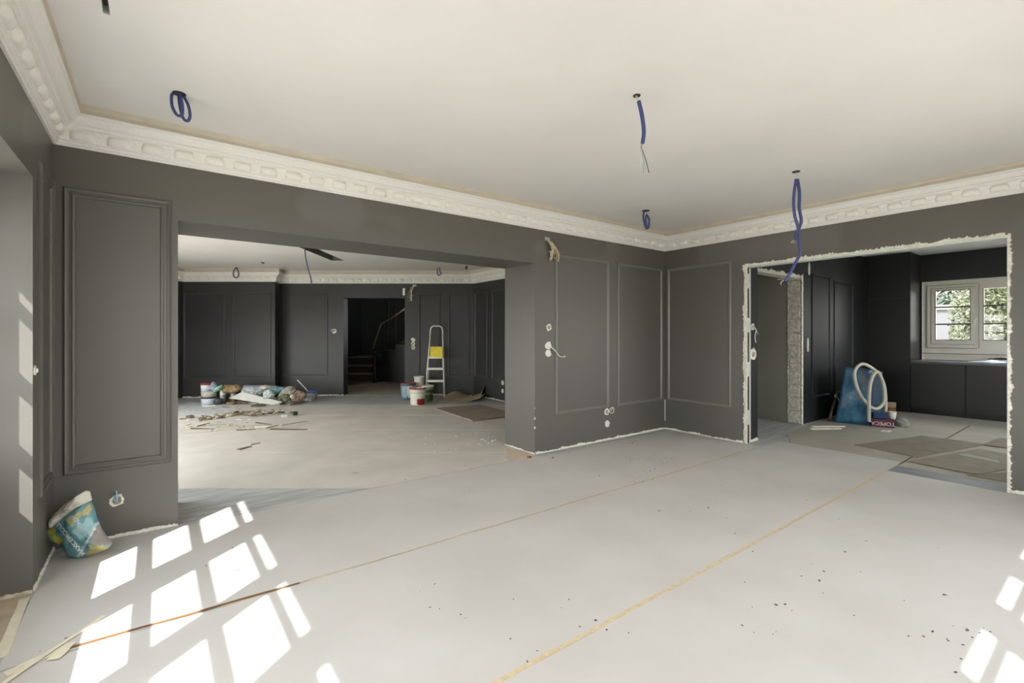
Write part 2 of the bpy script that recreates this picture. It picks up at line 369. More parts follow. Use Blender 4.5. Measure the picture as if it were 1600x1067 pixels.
# ---- windows: frames, mullions, glass and an unseen shutter outside, lowered to cut the sun patches
def casement(idx,fr,d0,s_open,leaves,zs,zsill,ztop,shut_d,shut_z,bd=.015):
    bm=BM()
    a0,a1=s_open; ed=[a0]
    for l in leaves: ed+=[l[0],l[1]]
    ed.append(a1)
    for i in range(0,len(ed),2): fr.box(bm,ed[i],ed[i+1],d0-.035,d0+.035,0,ztop)
    for l in leaves: fr.box(bm,l[0],l[1],d0-.03,d0+.03,0,zsill); fr.box(bm,l[0],l[1],d0-.03,d0+.03,zs[-1][1],ztop)
    wd=struct('window_%d'%idx,fix(bm),M_frame)
    for l in leaves:
        bm=BM()
        for q in range(len(zs)-1): fr.box(bm,l[0],l[1],d0-bd,d0+bd,zs[q][1],zs[q+1][0])
        new('glazing_bars',fix(bm),M_frame,wd)
        bm=BM(); quad(bm,fr.L(l[0],d0,zsill),fr.L(l[1],d0,zsill),fr.L(l[1],d0,zs[-1][1]),fr.L(l[0],d0,zs[-1][1])); new('pane',bm,M_glass,wd)
    bm=BM(); z=shut_z
    while z<ZT-.06: fr.box(bm,a0,a1,d0-shut_d-.006,d0-shut_d+.006,z,min(z+.042,ZT)); z+=.045
    new('roller_shutter',fix(bm),mat('shutter_slats',(.55,.54,.5),.6),wd)
    return wd
zs=[(.71,1.0),(1.08,1.38),(1.455,1.775),(1.825,2.1)]
casement(1,fLf,-.28,(.2-YF,3.49-YF),[(.34-YF,.915-YF),(1.144-YF,1.714-YF),(1.894-YF,2.484-YF),(2.744-YF,3.33-YF)],zs,.71,2.18,.1,2.045)
casement(2,fF,-.19,(.2-XL,5.1-XL),[(.40-XL,.91-XL),(1.19-XL,1.70-XL),(1.98-XL,2.49-XL),(2.77-XL,3.28-XL),(3.56-XL,4.07-XL),(4.35-XL,4.86-XL)],[(.71,1.0),(1.08,1.38),(1.455,1.745),(1.826,2.12)],.71,2.18,.1,2.08,.006)  # last two leaves added out of view to brighten the near floor
# ---- dining room walls
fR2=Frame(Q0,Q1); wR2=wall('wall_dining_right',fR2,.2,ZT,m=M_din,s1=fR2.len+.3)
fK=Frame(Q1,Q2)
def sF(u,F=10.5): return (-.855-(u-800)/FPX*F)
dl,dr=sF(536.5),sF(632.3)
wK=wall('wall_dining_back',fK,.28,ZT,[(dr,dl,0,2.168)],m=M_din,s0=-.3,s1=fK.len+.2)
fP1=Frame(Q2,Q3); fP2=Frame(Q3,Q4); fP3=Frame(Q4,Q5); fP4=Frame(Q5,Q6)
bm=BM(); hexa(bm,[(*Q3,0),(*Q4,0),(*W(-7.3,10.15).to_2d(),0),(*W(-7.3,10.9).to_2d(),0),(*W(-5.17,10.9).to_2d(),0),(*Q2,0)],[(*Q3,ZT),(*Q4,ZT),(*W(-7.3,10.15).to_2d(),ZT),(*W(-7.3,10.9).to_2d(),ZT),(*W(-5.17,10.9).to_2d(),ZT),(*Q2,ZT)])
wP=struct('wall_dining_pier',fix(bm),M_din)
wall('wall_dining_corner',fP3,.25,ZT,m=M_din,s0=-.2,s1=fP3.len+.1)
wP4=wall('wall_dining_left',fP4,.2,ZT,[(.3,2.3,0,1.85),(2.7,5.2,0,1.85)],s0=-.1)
for k,(a,b) in enumerate(((.3,2.3),(2.7,5.2))):
    bm=BM(); n_=2
    for q in range(n_+1):
        c=a+(b-a)*q/n_; fP4.box(bm,max(a,c-.05),min(b,c+.05),-.15,-.09,0,1.85)
    for q in range(n_):
        c0=a+(b-a)*q/n_; c1=a+(b-a)*(q+1)/n_
        for z in (.0,.6,1.2,1.77): fP4.box(bm,c0+.05,c1-.05,-.145,-.095,z,z+.08)
    wd=struct('window_%d'%(4+k),fix(bm),M_frame)
    bm=BM(); quad(bm,fP4.L(a,-.12,.05),fP4.L(b,-.12,.05),fP4.L(b,-.12,1.8),fP4.L(a,-.12,1.8)); new('pane',bm,M_glass,wd)
def zP(v,F): return H+(HZ-v)/FPX*F
for u0,u1 in ((512,441.8),(688,654),(734,700.5)):
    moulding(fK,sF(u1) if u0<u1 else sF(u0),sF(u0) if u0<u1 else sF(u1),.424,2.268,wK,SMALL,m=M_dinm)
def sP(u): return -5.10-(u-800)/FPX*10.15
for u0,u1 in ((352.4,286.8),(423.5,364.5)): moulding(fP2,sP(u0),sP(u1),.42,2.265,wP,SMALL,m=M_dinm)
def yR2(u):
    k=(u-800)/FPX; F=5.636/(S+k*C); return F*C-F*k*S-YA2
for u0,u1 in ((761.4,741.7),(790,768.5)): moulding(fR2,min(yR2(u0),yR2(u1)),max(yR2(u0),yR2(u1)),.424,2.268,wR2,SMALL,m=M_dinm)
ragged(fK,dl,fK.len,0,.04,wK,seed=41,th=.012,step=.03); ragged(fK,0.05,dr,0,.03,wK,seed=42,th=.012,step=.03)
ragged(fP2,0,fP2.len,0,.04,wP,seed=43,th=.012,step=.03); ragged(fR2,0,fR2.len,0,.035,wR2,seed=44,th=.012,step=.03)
# ---- cornices
def cornice(idx,path,zb,zl,zc,closed,flip,segs):
    h=zl-zb
    prof=[(-.005,zb),(.014,zb),(.018,zb+.010),(.026,zb+.014),(.028,zb+.028),(.036,zb+.032),(.040,zb+h*.40),(.052,zb+h*.50),(.056,zb+h*.56),(.078,zb+h*.60),(.084,zb+h*.66),(.104,zb+h*.70),(.118,zb+h*.80),(.128,zb+h*.90),(.140,zb+h*.92),(.142,zl),(.120,zl)]
    bm=BM(); sweep(bm,prof,path,closed,flip)
    t=struct('trim_%d'%idx,fix(bm),M_cor)
    bm=BM(); sweep(bm,[(.118,zl-.005),(.118,zl+(zc-zl)*.55),(.126,zl+(zc-zl)*.8),(.142,zc)],path,closed,flip); new('cove_strip',fix(bm),M_cove,t)
    # dentil block: one mesh, copied along
    dw,dh=.132,h*.34
    bm=BM(); nx=6
    for i in range(nx+1):
        x=-dw/2+dw*i/nx; k=math.sqrt(max(0,1-(2*x/dw)**8))
        vv=[bm.verts.new((x,-.012+y,z)) for y,z in ((.0,0),(.010+.026*k,.003),(.010+.040*k,dh*.5),(.010+.034*k,dh*.93),(.0,dh))]
        if i:
            for q in range(4): bm.faces.new((pv[q],pv[q+1],vv[q+1],vv[q]))
            bm.faces.new((pv[4],pv[0],vv[0],vv[4]))
        else: bm.faces.new(vv)
        pv=vv
    bm.faces.new(pv[::-1]); fix(bm)
    me=bpy.data.meshes.new('dentil'); bm.to_mesh(me); bm.free(); me.materials.append(M_corf)
    for p in me.polygons: p.use_smooth=True
    me2=None
    for fr,a,b in segs:
        n=max(1,int((b-a-.10)/.176)); st=(b-a-.10)/n
        for i in range(n):
            o=bpy.data.objects.new('dentil',me); sc.collection.objects.link(o); o.parent=t
            s=a+.05+st*(i+.5); o.location=fr.L(s,.032,zb+.036)
            o.rotation_euler=(0,0,math.atan2(fr.n.y,fr.n.x)-math.pi/2)
    return t
cornice(1,main,2.547,2.73,CEIL,True,False,[(fA,0,fA.len),(fB,0,fB.len),(fLf,0,fLf.len),(fF,0,fF.len)])
cornice(2,[Q0,Q1,Q2,Q3,Q4,Q5],2.49,2.685,CEIL2,False,False,[(fR2,0,fR2.len),(fK,0,fK.len),(fP2,0,fP2.len),(fP3,0,1.2)])
# ---- kitchen
fKL=Frame((6.17,3.05),(11.05,3.05),flip=True)   # n=-y
bm=BM(); box(bm,7.78,11.4,3.05,3.24,0,ZT); box(bm,6.17,7.78,3.05,3.24,2.22,ZT); wKL=struct('wall_kitchen_left',fix(bm),M_dark)
bm=BM(); box(bm,XB+.11,6.17,2.945,3.24,0,ZT); wKS=struct('wall_kitchen_stub',fix(bm),M_dark)
fS=Frame((XB,2.945),(6.17,2.945),flip=True)
moulding(fKL,8.11-6.17,8.83-6.17,.36,2.30,wKL,m=M_dark); moulding(fKL,9.0-6.17,9.86-6.17,.36,2.25,wKL,m=M_dark)
fPil=Frame((7.78,3.05),(7.78,3.24))   # n=-x
bm=BM(); box(bm,7.762,7.779,3.05,3.24,0,2.22); new('mortar_bed',fix(bm),M_block,wKL)
z=0.01; k=0
while z<2.2:
    hh=min(.185,2.215-z); off=R_.uniform(-.006,.006); bm=BM()
    a,b=3.07+R_.uniform(-.006,.01),3.225+R_.uniform(-.01,.006)
    box(bm,7.738+off,7.765,a,b,z,z+hh)
    bevel(bm,.008)
    for v in bm.verts: v.co+=Vector((noise.noise(v.co*23)*.012,0,noise.noise(v.co*17)*.01))
    new('block',fix(bm),M_block,wKL); z+=hh+.012; k+=1
for yy,mm in ((3.045,1),):
    ragged(fPil,-.012,.03,0,2.24,wKL,seed=51,th=.05,side=1,amp=.3,base=.6,m=M_raw)
ragged(fKL,7.775-6.17,7.81-6.17,0,2.26,wKL,seed=52,side=1,th=.012,base=.45)
ragged(fPil,.165,.19,0,2.22,wKL,seed=54,th=.045,side=-1,amp=.3,base=.6)
ragged(fKL,0,7.78-6.17,2.215,2.262,wKL,seed=53,side=1,th=.016,amp=.7,base=.45)
bm=BM(); box(bm,6.17,7.78,3.06,3.23,2.20,2.219); new('lintel_soffit',fix(bm),M_raw,wKL)
ragged(fS,.12,.33,0,.04,wKS,seed=55,base=.6)
bm=BM(); box(bm,7.78,7.95,3.24,7.0,0,ZT); box(bm,5.99,7.95,6.6,6.8,0,ZT); struct('wall_passage',fix(bm),mat('passage_grey_plaster',(.30,.29,.255),.8,var=.06,scale=2))
bm=BM(); box(bm,5.84,5.99,4.67,7.0,0,ZT); struct('wall_passage_left',fix(bm),M_wall)
fKB=Frame((11.05,-1.3),(11.05,3.05))  # n=-x
wKB=wall('wall_kitchen_back',fKB,.25,ZT,[(.75+1.3,2.355+1.3,.90,2.30)],m=M_kit,s0=-.2)
fKF=Frame((XB,-1.3),(11.4,-1.3)); bm=BM()
for a0,a1,z0,z1 in ((0,1.1,0,ZT),(1.1,3.9,0,.9),(1.1,3.9,2.1,ZT),(3.9,fKF.len,0,ZT)): fKF.box(bm,a0,a1,-.2,0,z0,z1)
box(bm,XB-.02,XB+.12,-1.5,-.6,0,ZT); wKF=struct('wall_kitchen_front',fix(bm),M_dark)
bm=BM()
for a in (1.1,2.0,2.94,3.84): fKF.box(bm,a,a+.06,-.15,-.08,.9,2.1)
fKF.box(bm,1.16,3.84,-.15,-.08,.9,.97); fKF.box(bm,1.16,3.84,-.15,-.08,2.03,2.1); wd6=struct('window_6',fix(bm),M_frame)  # window added out of view to lift the kitchen gloom
bm=BM(); quad(bm,fKF.L(1.16,-.11,.97),fKF.L(3.84,-.11,.97),fKF.L(3.84,-.11,2.03),fKF.L(1.16,-.11,2.03)); new('pane',bm,M_glass,wd6)
# window 3
wy0,wy1=.76,2.345
bm=BM()
def kb(a0,a1,z0,z1,x0=11.06,x1=11.13): box(bm,x0,x1,a0,a1,z0,z1)
kb(wy0,wy1,2.22,2.30); kb(wy0,wy1,1.02,1.12); kb(wy1-.06,wy1,1.12,2.22); kb(wy0,wy0+.06,1.12,2.22)
box(bm,11.045,11.14,wy0,wy1,.98,1.02)
win3=struct('window_3',fix(bm),M_framek)
bm=BM(); box(bm,11.07,11.28,wy0-.01,wy1+.01,.905,.98); new('window_sill',fix(bm),M_framek,win3)
bm=BM(); box(bm,11.04,11.29,2.345,2.352,.90,2.30); new('side_reveal',fix(bm),mat('white_reveal_plaster',(.80,.81,.82),.7),win3)
for a0,a1 in ((1.635,2.285),(.82,1.615)):
    bm=BM(); zz0,zz1=1.12,2.22; fw=.115 if a0>1.6 else .06
    b0,b1,c0,c1=(1.72,2.165,1.262,2.125) if a0>1.6 else (.95,1.555,1.262,2.125)
    box(bm,11.04,11.10,a0,b0,zz0,zz1); box(bm,11.04,11.10,b1,a1,zz0,zz1); box(bm,11.04,11.10,b0,b1,zz0,c0); box(bm,11.04,11.10,b0,b1,c1,zz1)
    sh=new('sash',fix(bm),M_framek,win3)
    bm=BM(); quad(bm,(11.075,b0,c0),(11.075,b1,c0),(11.075,b1,c1),(11.075,b0,c1)); new('pane',bm,M_glass,sh)
    for z in (1.535,1.835):
        bm=BM(); box(bm,11.062,11.088,b0,b1,z-.012,z+.012); new('glazing_bar',fix(bm),mat('dark_bar',(.06,.07,.07),.5),sh)
bm=BM(); box(bm,11.02,11.042,1.64,1.665,1.56,1.64); tube(bm,[(11.02,1.652,1.62),(11.0,1.652,1.615),(10.995,1.66,1.56),(10.995,1.67,1.50)],.009,n=3); new('window_handle',fix(bm),M_wht,win3)
for a0,a1 in ((1.635,2.285),):
    bm=BM()
    for y0,y1,z0,z1 in ((a0,a1,1.115,1.122),(a0,a1,2.216,2.223),(a1-.006,a1+.002,1.12,2.22),(a1-.062,a1-.056,1.18,2.17),(a0+.03,a1-.056,2.165,2.171),(a0+.03,a1-.056,1.18,1.186)): box(bm,11.036,11.045,y0,y1,z0,z1)
    box(bm,11.036,11.05,1.715,2.17,1.256,1.266); box(bm,11.036,11.05,1.715,2.17,2.121,2.131); box(bm,11.036,11.05,1.713,1.722,1.26,2.13); box(bm,11.036,11.05,2.163,2.172,1.26,2.13); box(bm,11.036,11.05,.95,1.56,1.256,1.266); box(bm,11.036,11.05,1.552,1.561,1.26,2.13)
    box(bm,11.03,11.046,.76,2.345,1.015,1.024); box(bm,11.03,11.034,1.608,1.613,1.12,2.22)
    new('gasket_line',fix(bm),mat('grimy_gasket',(.13,.11,.09),.8),win3)  # dark strips draw the gaskets and painted shadow lines in the sash joints
bm=BM(); box(bm,11.033,11.045,1.612,1.638,1.12,2.22); new('meeting_bead',fix(bm),M_framek,win3)
# tall cabinets
tc_=thing('tall_cabinet',(10.73,2.7,0),'floor-to-ceiling black cabinet standing left of the kitchen window','cabinet')
bm=BM(); box(bm,10.43,11.05,2.37,3.049,.0,2.784); new('carcass',fix(bm),M_kit,tc_)
for z0,z1 in ((.10,1.99),(1.998,2.78)):
    bm=BM(); box(bm,10.41,10.429,2.372,2.985,z0,z1); new('door',fix(bm),M_kit,tc_)
bm=BM(); box(bm,10.40,10.43,2.99,3.045,0,2.78); new('filler_strip',fix(bm),M_kit,tc_)
ys=2.366
for i,(y0,y1,lab) in enumerate(((1.676,2.366,'black handleless base cabinet under the kitchen window, beside the tall cabinet'),(.96,1.672,'black handleless base cabinet under the kitchen window, cut by the torn opening edge'),(.25,.956,'black base cabinet hidden behind the right wall'))):
    if i==2: continue
    t=thing('base_cabinet',(10.73,(y0+y1)/2,0),lab,'cabinet','black base cabinets under the kitchen window')
    bm=BM(); box(bm,10.43,11.04,y0,y1,.09,.862); new('carcass',fix(bm),M_kitb,t)
    bm=BM(); box(bm,10.48,11.0,y0,y1,0,.089); new('plinth',fix(bm),M_kit,t)
    bm=BM(); box(bm,10.41,10.429,y0+.003,y1-.003,.095,.858); new('door',fix(bm),M_kitb,t)
bm=BM(); box(bm,10.40,11.045,.25,2.366,.864,.90); wt=recenter(new('worktop',fix(bm),mat('dusty_dark_worktop',(.10,.105,.115),.3,var=.2,scale=5))); tag(wt,'dark worktop under the kitchen window, over the base cabinets','worktop')
def crumple(name,c,sx_,sy_,h,m,seed,n=12,rot=0,par=None,base=.004):
    bm=BM(); g=[]
    cr_,sr_=math.cos(rot),math.sin(rot)
    for i in range(n+1):
        row=[]
        for j in range(n+1):
            x=(i/n-.5); y=(j/n-.5); k=1+.18*noise.noise(Vector((x*3,y*3,seed)))
            z=h*(.5+.5*noise.noise(Vector((x*4.5+seed,y*4.5,seed*1.7))))*(1-max(abs(x),abs(y))**2*3.2)+base
            X,Y=x*sx_*k,y*sy_*k
            row.append(bm.verts.new((c[0]+X*cr_-Y*sr_,c[1]+X*sr_+Y*cr_,c[2]+max(z,base))))
        g.append(row)
    for i in range(n):
        for j in range(n): bm.faces.new((g[i][j],g[i+1][j],g[i+1][j+1],g[i][j+1]))
    r=bmesh.ops.extrude_face_region(bm,geom=list(bm.faces))
    for v in r['geom']:
        if isinstance(v,bmesh.types.BMVert): v.co.z-=base*.9
    return recenter(new(name,fix(bm),m,par,smooth=False))
tag(crumple('plastic_film',(10.78,1.30,.90),.42,.75,.06,mat('pale_blue_film',(.62,.70,.82),.25,var=.15,scale=12),3.3),'crumpled pale blue film on the dark kitchen worktop','plastic film')
tag(crumple('cloth_rag',(10.97,1.36,.94),.09,.26,.05,mat('dark_brown_rag',(.05,.035,.03),.9),8.1,n=8),'dark brown rag lying at the back of the kitchen worktop','rag')
# ---- stair hall
hF=Frame(W(-7.5,15.6).to_2d(),W(0,15.6).to_2d(),flip=True)
M_hall=mat('hall_green_grey_paint',(.055,.064,.055),.45,var=.1,scale=2)
bm=BM(); hF.box(bm,0,7.5,-.2,0,0,ZT); wH=struct('wall_hall_back',fix(bm),M_hall)
hL=Frame(W(-4.98,10.78).to_2d(),W(-4.98,15.8).to_2d(),flip=True)
bm=BM(); hL.box(bm,0,5.0,-.2,0,0,ZT); struct('wall_hall_left',fix(bm),M_dark)
hR=Frame(W(-1.9,10.78).to_2d(),W(-1.9,15.8).to_2d())
bm=BM(); 
for a0,a1,z0,z1 in ((0,1.2,0,ZT),(1.2,4.2,0,1.2),(1.2,4.2,2.5,ZT),(4.2,5.0,0,ZT)): hR.box(bm,a0,a1,-.2,0,z0,z1)  # gap left as an added, unseen opening to light the hall
struct('wall_hall_right',fix(bm),M_dark)
def hs(u,F=15.6): return (u-800)/FPX*F+7.5
moulding(hF,hs(551),hs(607),1.13,3.0-.1,wH,m=M_hall); moulding(hF,hs(617),hs(660),1.13,2.9,wH,m=M_hall)
st=thing('staircase',W(-3.9,14.0,0),'dark wooden stair to a landing, dusty treads, seen through the far doorway','staircase')
def hb(bm,r0,r1,f0,f1,z0,z1): hexa(bm,[W(r0,f0,z0),W(r1,f0,z0),W(r1,f1,z0),W(r0,f1,z0)],[W(r0,f0,z1),W(r1,f0,z1),W(r1,f1,z1),W(r0,f1,z1)])
zt=[.235,.45,.685]; ff=[13.65,13.95,14.25,15.55]
for i in range(3):
    bm=BM(); hb(bm,-4.95,-4.02,ff[i],ff[i+1] if i<2 else 15.55,0 if i==0 else zt[i-1],zt[i]-.03); new('riser',fix(bm),M_wood,st)
    bm=BM(); hb(bm,-4.97,-3.98,ff[i]-.03,ff[i+1],zt[i]-.03,zt[i]); new('tread',fix(bm),M_stone,st)
# upper flight to the right, closed dark side
n_=7
bm=BM()
for i in range(n_): hb(bm,-3.95+i*.29,-3.66+i*.29,13.6,14.6,0,.70+.175*i)
new('stair_side',fix(bm),M_kit,st)
for i in range(n_):
    bm=BM(); hb(bm,-3.97+i*.29,-3.66+i*.29,13.57,14.6,.70+.175*i,.725+.175*i); new('tread',fix(bm),mat('dark_tread',(.05,.045,.04),.4),st)
bm=BM(); tube(bm,[P(582,546,13.3),P(595,507,13.45),P(612,497,13.45),P(634,481,13.4)],.022,n=1); new('handrail',fix(bm),M_brass,st)
bm=BM(); tube(bm,[P(586,545,13.3),P(586,580,13.3),P(586,599,13.3)],.05,n=1,seg=8); lathe(bm,[(0,.0),(.09,.02),(.1,.05),(.05,.09),(.045,.5),(.08,.55),(.05,.62),(.05,.85),(.09,.9),(.05,.98),(0,1.0)],P(586,600,13.3)-Vector((0,0,0)),seg=12); new('newel_post',fix(bm),M_kit,st)
bm=BM()
for i in range(4):
    p=P(590+i*4,566-i*1.5,13.35); lathe(bm,[(0,-.05),(.04,-.03),(.05,0),(.03,.04),(0,.05)],p,seg=8)
for i in range(7):
    x=598+i*6; tube(bm,[P(x,505-i*3.6,13.43),P(x,560-i*7,13.43)],.012,n=1,seg=5)
new('balustrade',fix(bm),M_kit,st)
bm=BM(); hexa(bm,[W(-5.0,11.3,0),W(-4.95,13.5,0),W(-3.95,13.5,0),W(-3.99,13.3,0)],[W(-5.0,11.3,.045),W(-4.95,13.5,.045),W(-3.95,13.5,.045),W(-3.99,13.3,.045)])
tag(recenter(new('floor_board',fix(bm),mat('old_board',(.17,.14,.10),.8,var=.3,scale=8))),'old brown floorboard edge running to the stair foot','board')
tag(crumple('rubble_sack',W(-3.15,13.95,1.08),.35,.25,.22,mat('pinkish_sack',(.28,.20,.15),.9,var=.3,scale=20),5.5,n=8),'pinkish sack of rubble lying on the upper stair flight','sack')
tag(crumple('paper_scrap',W(-3.6,13.75,.90),.35,.2,.04,mat('grey_paper',(.30,.30,.28),.8),6.5,n=6),'grey paper scrap on the lowest tread of the dark upper flight','paper')
# ---- outside the kitchen window
b_=thing('neighbour_house',(21.5,6.2,-.3),'pale neighbouring house seen through the left kitchen window sash','house')
bm=BM(); box(bm,20,23,3.6,9,-.3,2.15); new('wall',fix(bm),mat('lilac_render',(.085,.082,.088),.9),b_)
bm=BM(); hexa(bm,[(19.93,3.5,2.15),(23.1,3.5,2.15),(23.1,9.1,2.15),(19.93,9.1,2.15)],[(19.93,3.5,2.30),(23.1,3.5,2.30),(23.1,9.1,2.30),(19.93,9.1,2.30)]); new('roof_edge',fix(bm),mat('cream_roof',(.16,.145,.115),.8),b_)
def tree(name,c,r,hz,nl,col,lab,seed,cat='tree',ls=(.035,.075)):
    rr=random.Random(seed); t=thing(name,(c[0],c[1],-.3),lab,cat)
    bm=BM(); tube(bm,[(c[0],c[1],-.3),(c[0]+.1,c[1],.6),(c[0],c[1]+.1,1.4),(c[0]-.1,c[1],2.3)],[.12,.1,.08,.05],n=4); new('trunk',fix(bm),mat('bark',(.10,.08,.06),.9),t)
    vs_=[];fs=[]
    for i in range(nl):
        d=Vector((rr.gauss(0,1),rr.gauss(0,1),rr.gauss(0,1))).normalized()*(rr.random()**.33)
        p=Vector((c[0]+d.x*r[0],c[1]+d.y*r[1],hz+d.z*r[2])); s=rr.uniform(*ls)
        a=Vector((rr.gauss(0,1),rr.gauss(0,1),rr.gauss(0,1))).normalized(); b=a.orthogonal().normalized()
        k=len(vs_); vs_+=[p-a*s,p+b*s*.4,p+a*s,p-b*s*.4]; fs.append((k,k+1,k+2,k+3))
    me=bpy.data.meshes.new('leaves'); me.from_pydata([tuple(v-Vector((c[0],c[1],-.3))) for v in vs_],[],fs)
    me.materials.append(mat('leaf_'+name,col,.5,col2=tuple(x*2.2 for x in col),scale=9)); o=bpy.data.objects.new('leaves',me); sc.collection.objects.link(o); o.parent=t; o['kind']='stuff'
tree('garden_tree',(16.0,1.15,0),(1.0,1.75,2.2),1.7,34000,(.046,.051,.021),'sunlit yellow-green tree filling the kitchen window view',3)
tree('garden_hedge',(26,4,0),(1.2,9,3.4),2.6,16000,(.045,.055,.043),'grey-green hedge behind the neighbouring house',4,'hedge',(.14,.26))
# ---------------------------------------------------------------- floor protection
def slab(name,poly,z0,z1,m,label,cat,group=None,kind=None,wob=0,seed=0):
    bm=BM()
    if wob:
        pp=[]
        for i in range(len(poly)):
            a=Vector(poly[i]);b=Vector(poly[(i+1)%len(poly)]); n=max(1,int((b-a).length/.12))
            nn=Vector((-(b-a).y,(b-a).x)).normalized()
            for q in range(n):
                p=a.lerp(b,q/n); pp.append(tuple(p+nn*wob*noise.noise(Vector((p.x*3,p.y*3,seed)))))
        poly=pp
    hexa(bm,[(p[0],p[1],z0) for p in poly],[(p[0],p[1],z1) for p in poly])
    o=recenter(new(name,fix(bm),m)); tag(o,label,cat,group); return o
GS='floor protection sheets'
xk=10.38
slab('protection_sheet',[(XL+.02,-.48),(5.82,-.48),(5.82,.255),(XL+.02,.255)],.0005,.003,M_sheet,'white protection sheet along the rear windows, nearest the camera','floor covering',GS,wob=.006,seed=1)
slab('protection_sheet',[(XL+.02,.265),(5.79,.265),(5.79,1.487),(XL+.02,1.487)],.0005,.003,M_sheet,'wide white protection sheet right of the longest taped seam','floor covering',GS,wob=.006,seed=2)
slab('protection_sheet',[(XL+.01,1.507),(6.3,1.507),(6.3,2.728),(XL+.01,2.728)],.0005,.003,M_sheet,'white protection sheet between the two long taped seams','floor covering',GS,wob=.006,seed=3)
slab('protection_sheet',[(XL+.01,2.748),(5.82,2.748),(5.82,3.96),(3.6,4.02),(.14,4.045),(.10,4.07),(-.46,4.07),(XL+.01,3.9)],.0005,.003,M_sheet,'white protection sheet running along the back wall past the cement sack','floor covering',GS,wob=.008,seed=4)
slab('protection_sheet',[(5.79,1.507),(6.11,1.487),(6.14,.70),(xk,.30),(xk,1.487),(6.13,1.49)] and [(6.11,.70),(xk,.30),(xk,1.487),(6.11,1.487)],.0005,.003,M_sheetk,'dusty protection sheet on the kitchen floor right of the joint','floor covering',GS,wob=.006,seed=5)
slab('protection_sheet',[(6.3,1.51),(xk,1.51),(xk,3.0),(8.0,2.98),(6.9,2.9),(6.3,2.60)],.0005,.003,M_sheetk,'dusty protection sheet on the kitchen floor under the blue bag','floor covering',GS,wob=.012,seed=6)
edges=[4.135,5.40,6.68,7.90,9.13]; labs=['beige protection sheet bordering the bare grey triangle in the dining room','beige dining room sheet just beyond the nearest one','beige dining room sheet with the torn front edge by the rubble','beige dining room sheet lying under the brown board and rubble']
for i in range(4):
    pp=clip([tuple(W(r,f).to_2d()) for r,f in ((-9,edges[i]+.006),(4,edges[i]+.006),(4,edges[i+1]-.006),(-9,edges[i+1]-.006))],[(0,1,4.055),(-1,0,-5.58),(1,0,-1.0)])
    # keep clear of the wall pieces beside the opening
    pp2=clip(pp,[(1,0,.16),(-1,0,-3.39)]) if i==0 else clip(pp,[(0,1,4.2 if i==1 else 4.69),(C,-S,-7.04)])
    if i==0:
        pp2=clip(pp,[(1,0,.16),(-1,0,-3.39)]) 
    slab('protection_sheet',pp2,.0005,.003+.0006*i,M_sheet2,labs[i],'floor covering',GS,wob=.01,seed=10+i)
# tapes
def strip(name,a,b,w_,z,m,lab,seed=0,grp='tape strips on the sheet seams',wv=.3,lift=0):
    bm=BM(); a=Vector(a);b=Vector(b); n=max(4,int((b-a).length/.08)); t=(b-a).normalized(); nn=Vector((-t.y,t.x)); prev=None
    for i in range(n+1):
        p=a.lerp(b,i/n)+nn*.006*noise.noise(Vector((i*.31,seed,0))); k=w_*.5*(1+wv*noise.noise(Vector((i*.43,seed,5))))
        zz=z+lift*max(0,noise.noise(Vector((i*.21,seed,9))))
        cur=[bm.verts.new((p.x+nn.x*q,p.y+nn.y*q,zz+e)) for q,e in ((-k,0),(-k,.0006),(k,.0006),(k,0))]
        if prev:
            for q in range(4): bm.faces.new((prev[q],prev[(q+1)%4],cur[(q+1)%4],cur[q]))
        else: bm.faces.new(cur)
        prev=cur
    bm.faces.new(prev[::-1]); return tag(recenter(new(name,fix(bm),m)),lab,'tape',grp)
strip('masking_tape',(.3,1.497),(5.75,1.497),.023,.0032,M_tape,'tan tape along the long seam crossing the floor centre',1)
strip('masking_tape',(6.15,1.497),(9.6,1.50),.014,.0032,M_gap,'thin brown seam strip on the kitchen floor',2)
strip('masking_tape',(.25,2.738),(5.6,2.738),.013,.0032,M_tape,'thin tan tape along the seam nearest the back wall',3)
strip('masking_tape',(-.30,2.765),(.62,2.738),.019,.0040,M_gap,'orange-brown strip on the near left end of the seam',4,lift=.002)
strip('masking_tape',(-.48,2.70),(-.30,2.79),.05,.0045,M_tapec,'loose cream tape curling at the lower left of the floor',5,lift=.01)
strip('masking_tape',(-.50,2.60),(-.20,2.98),.022,.0055,M_tapec,'narrow cream tape end twisted across the loose tape',6,lift=.02)
strip('masking_tape',(-.345,2.70),(-.30,2.80),.045,.008,M_tapec,'short rolled end of cream tape on the seam',8,lift=.02)
strip('masking_tape',(XL-.02,3.42),(XL+.0,2.85),.04,.0036,M_tapec,'cream tape at the floor edge beside the left window recess',7)
slab('plaster_dust_patch',[(-.76,2.6),(XL-.005,2.6),(XL-.005,3.47),(-.76,3.47)],.0005,.002,mat('sandy_dust',(.52,.44,.31),.95,col2=(.40,.33,.23),scale=14),'sandy rubble dust on the floor of the left window recess','dust')
# exposed strip at the threshold
slab('threshold_strip',[(5.80,.68),(6.10,.70),(6.10,1.49),(5.80,1.50)],.0005,.0022,mat('blue_grey_strip',(.20,.215,.225),.5,var=.25,scale=6,stretch=(3,.6,1)),'bare blue-grey floor strip across the kitchen opening','floor strip')
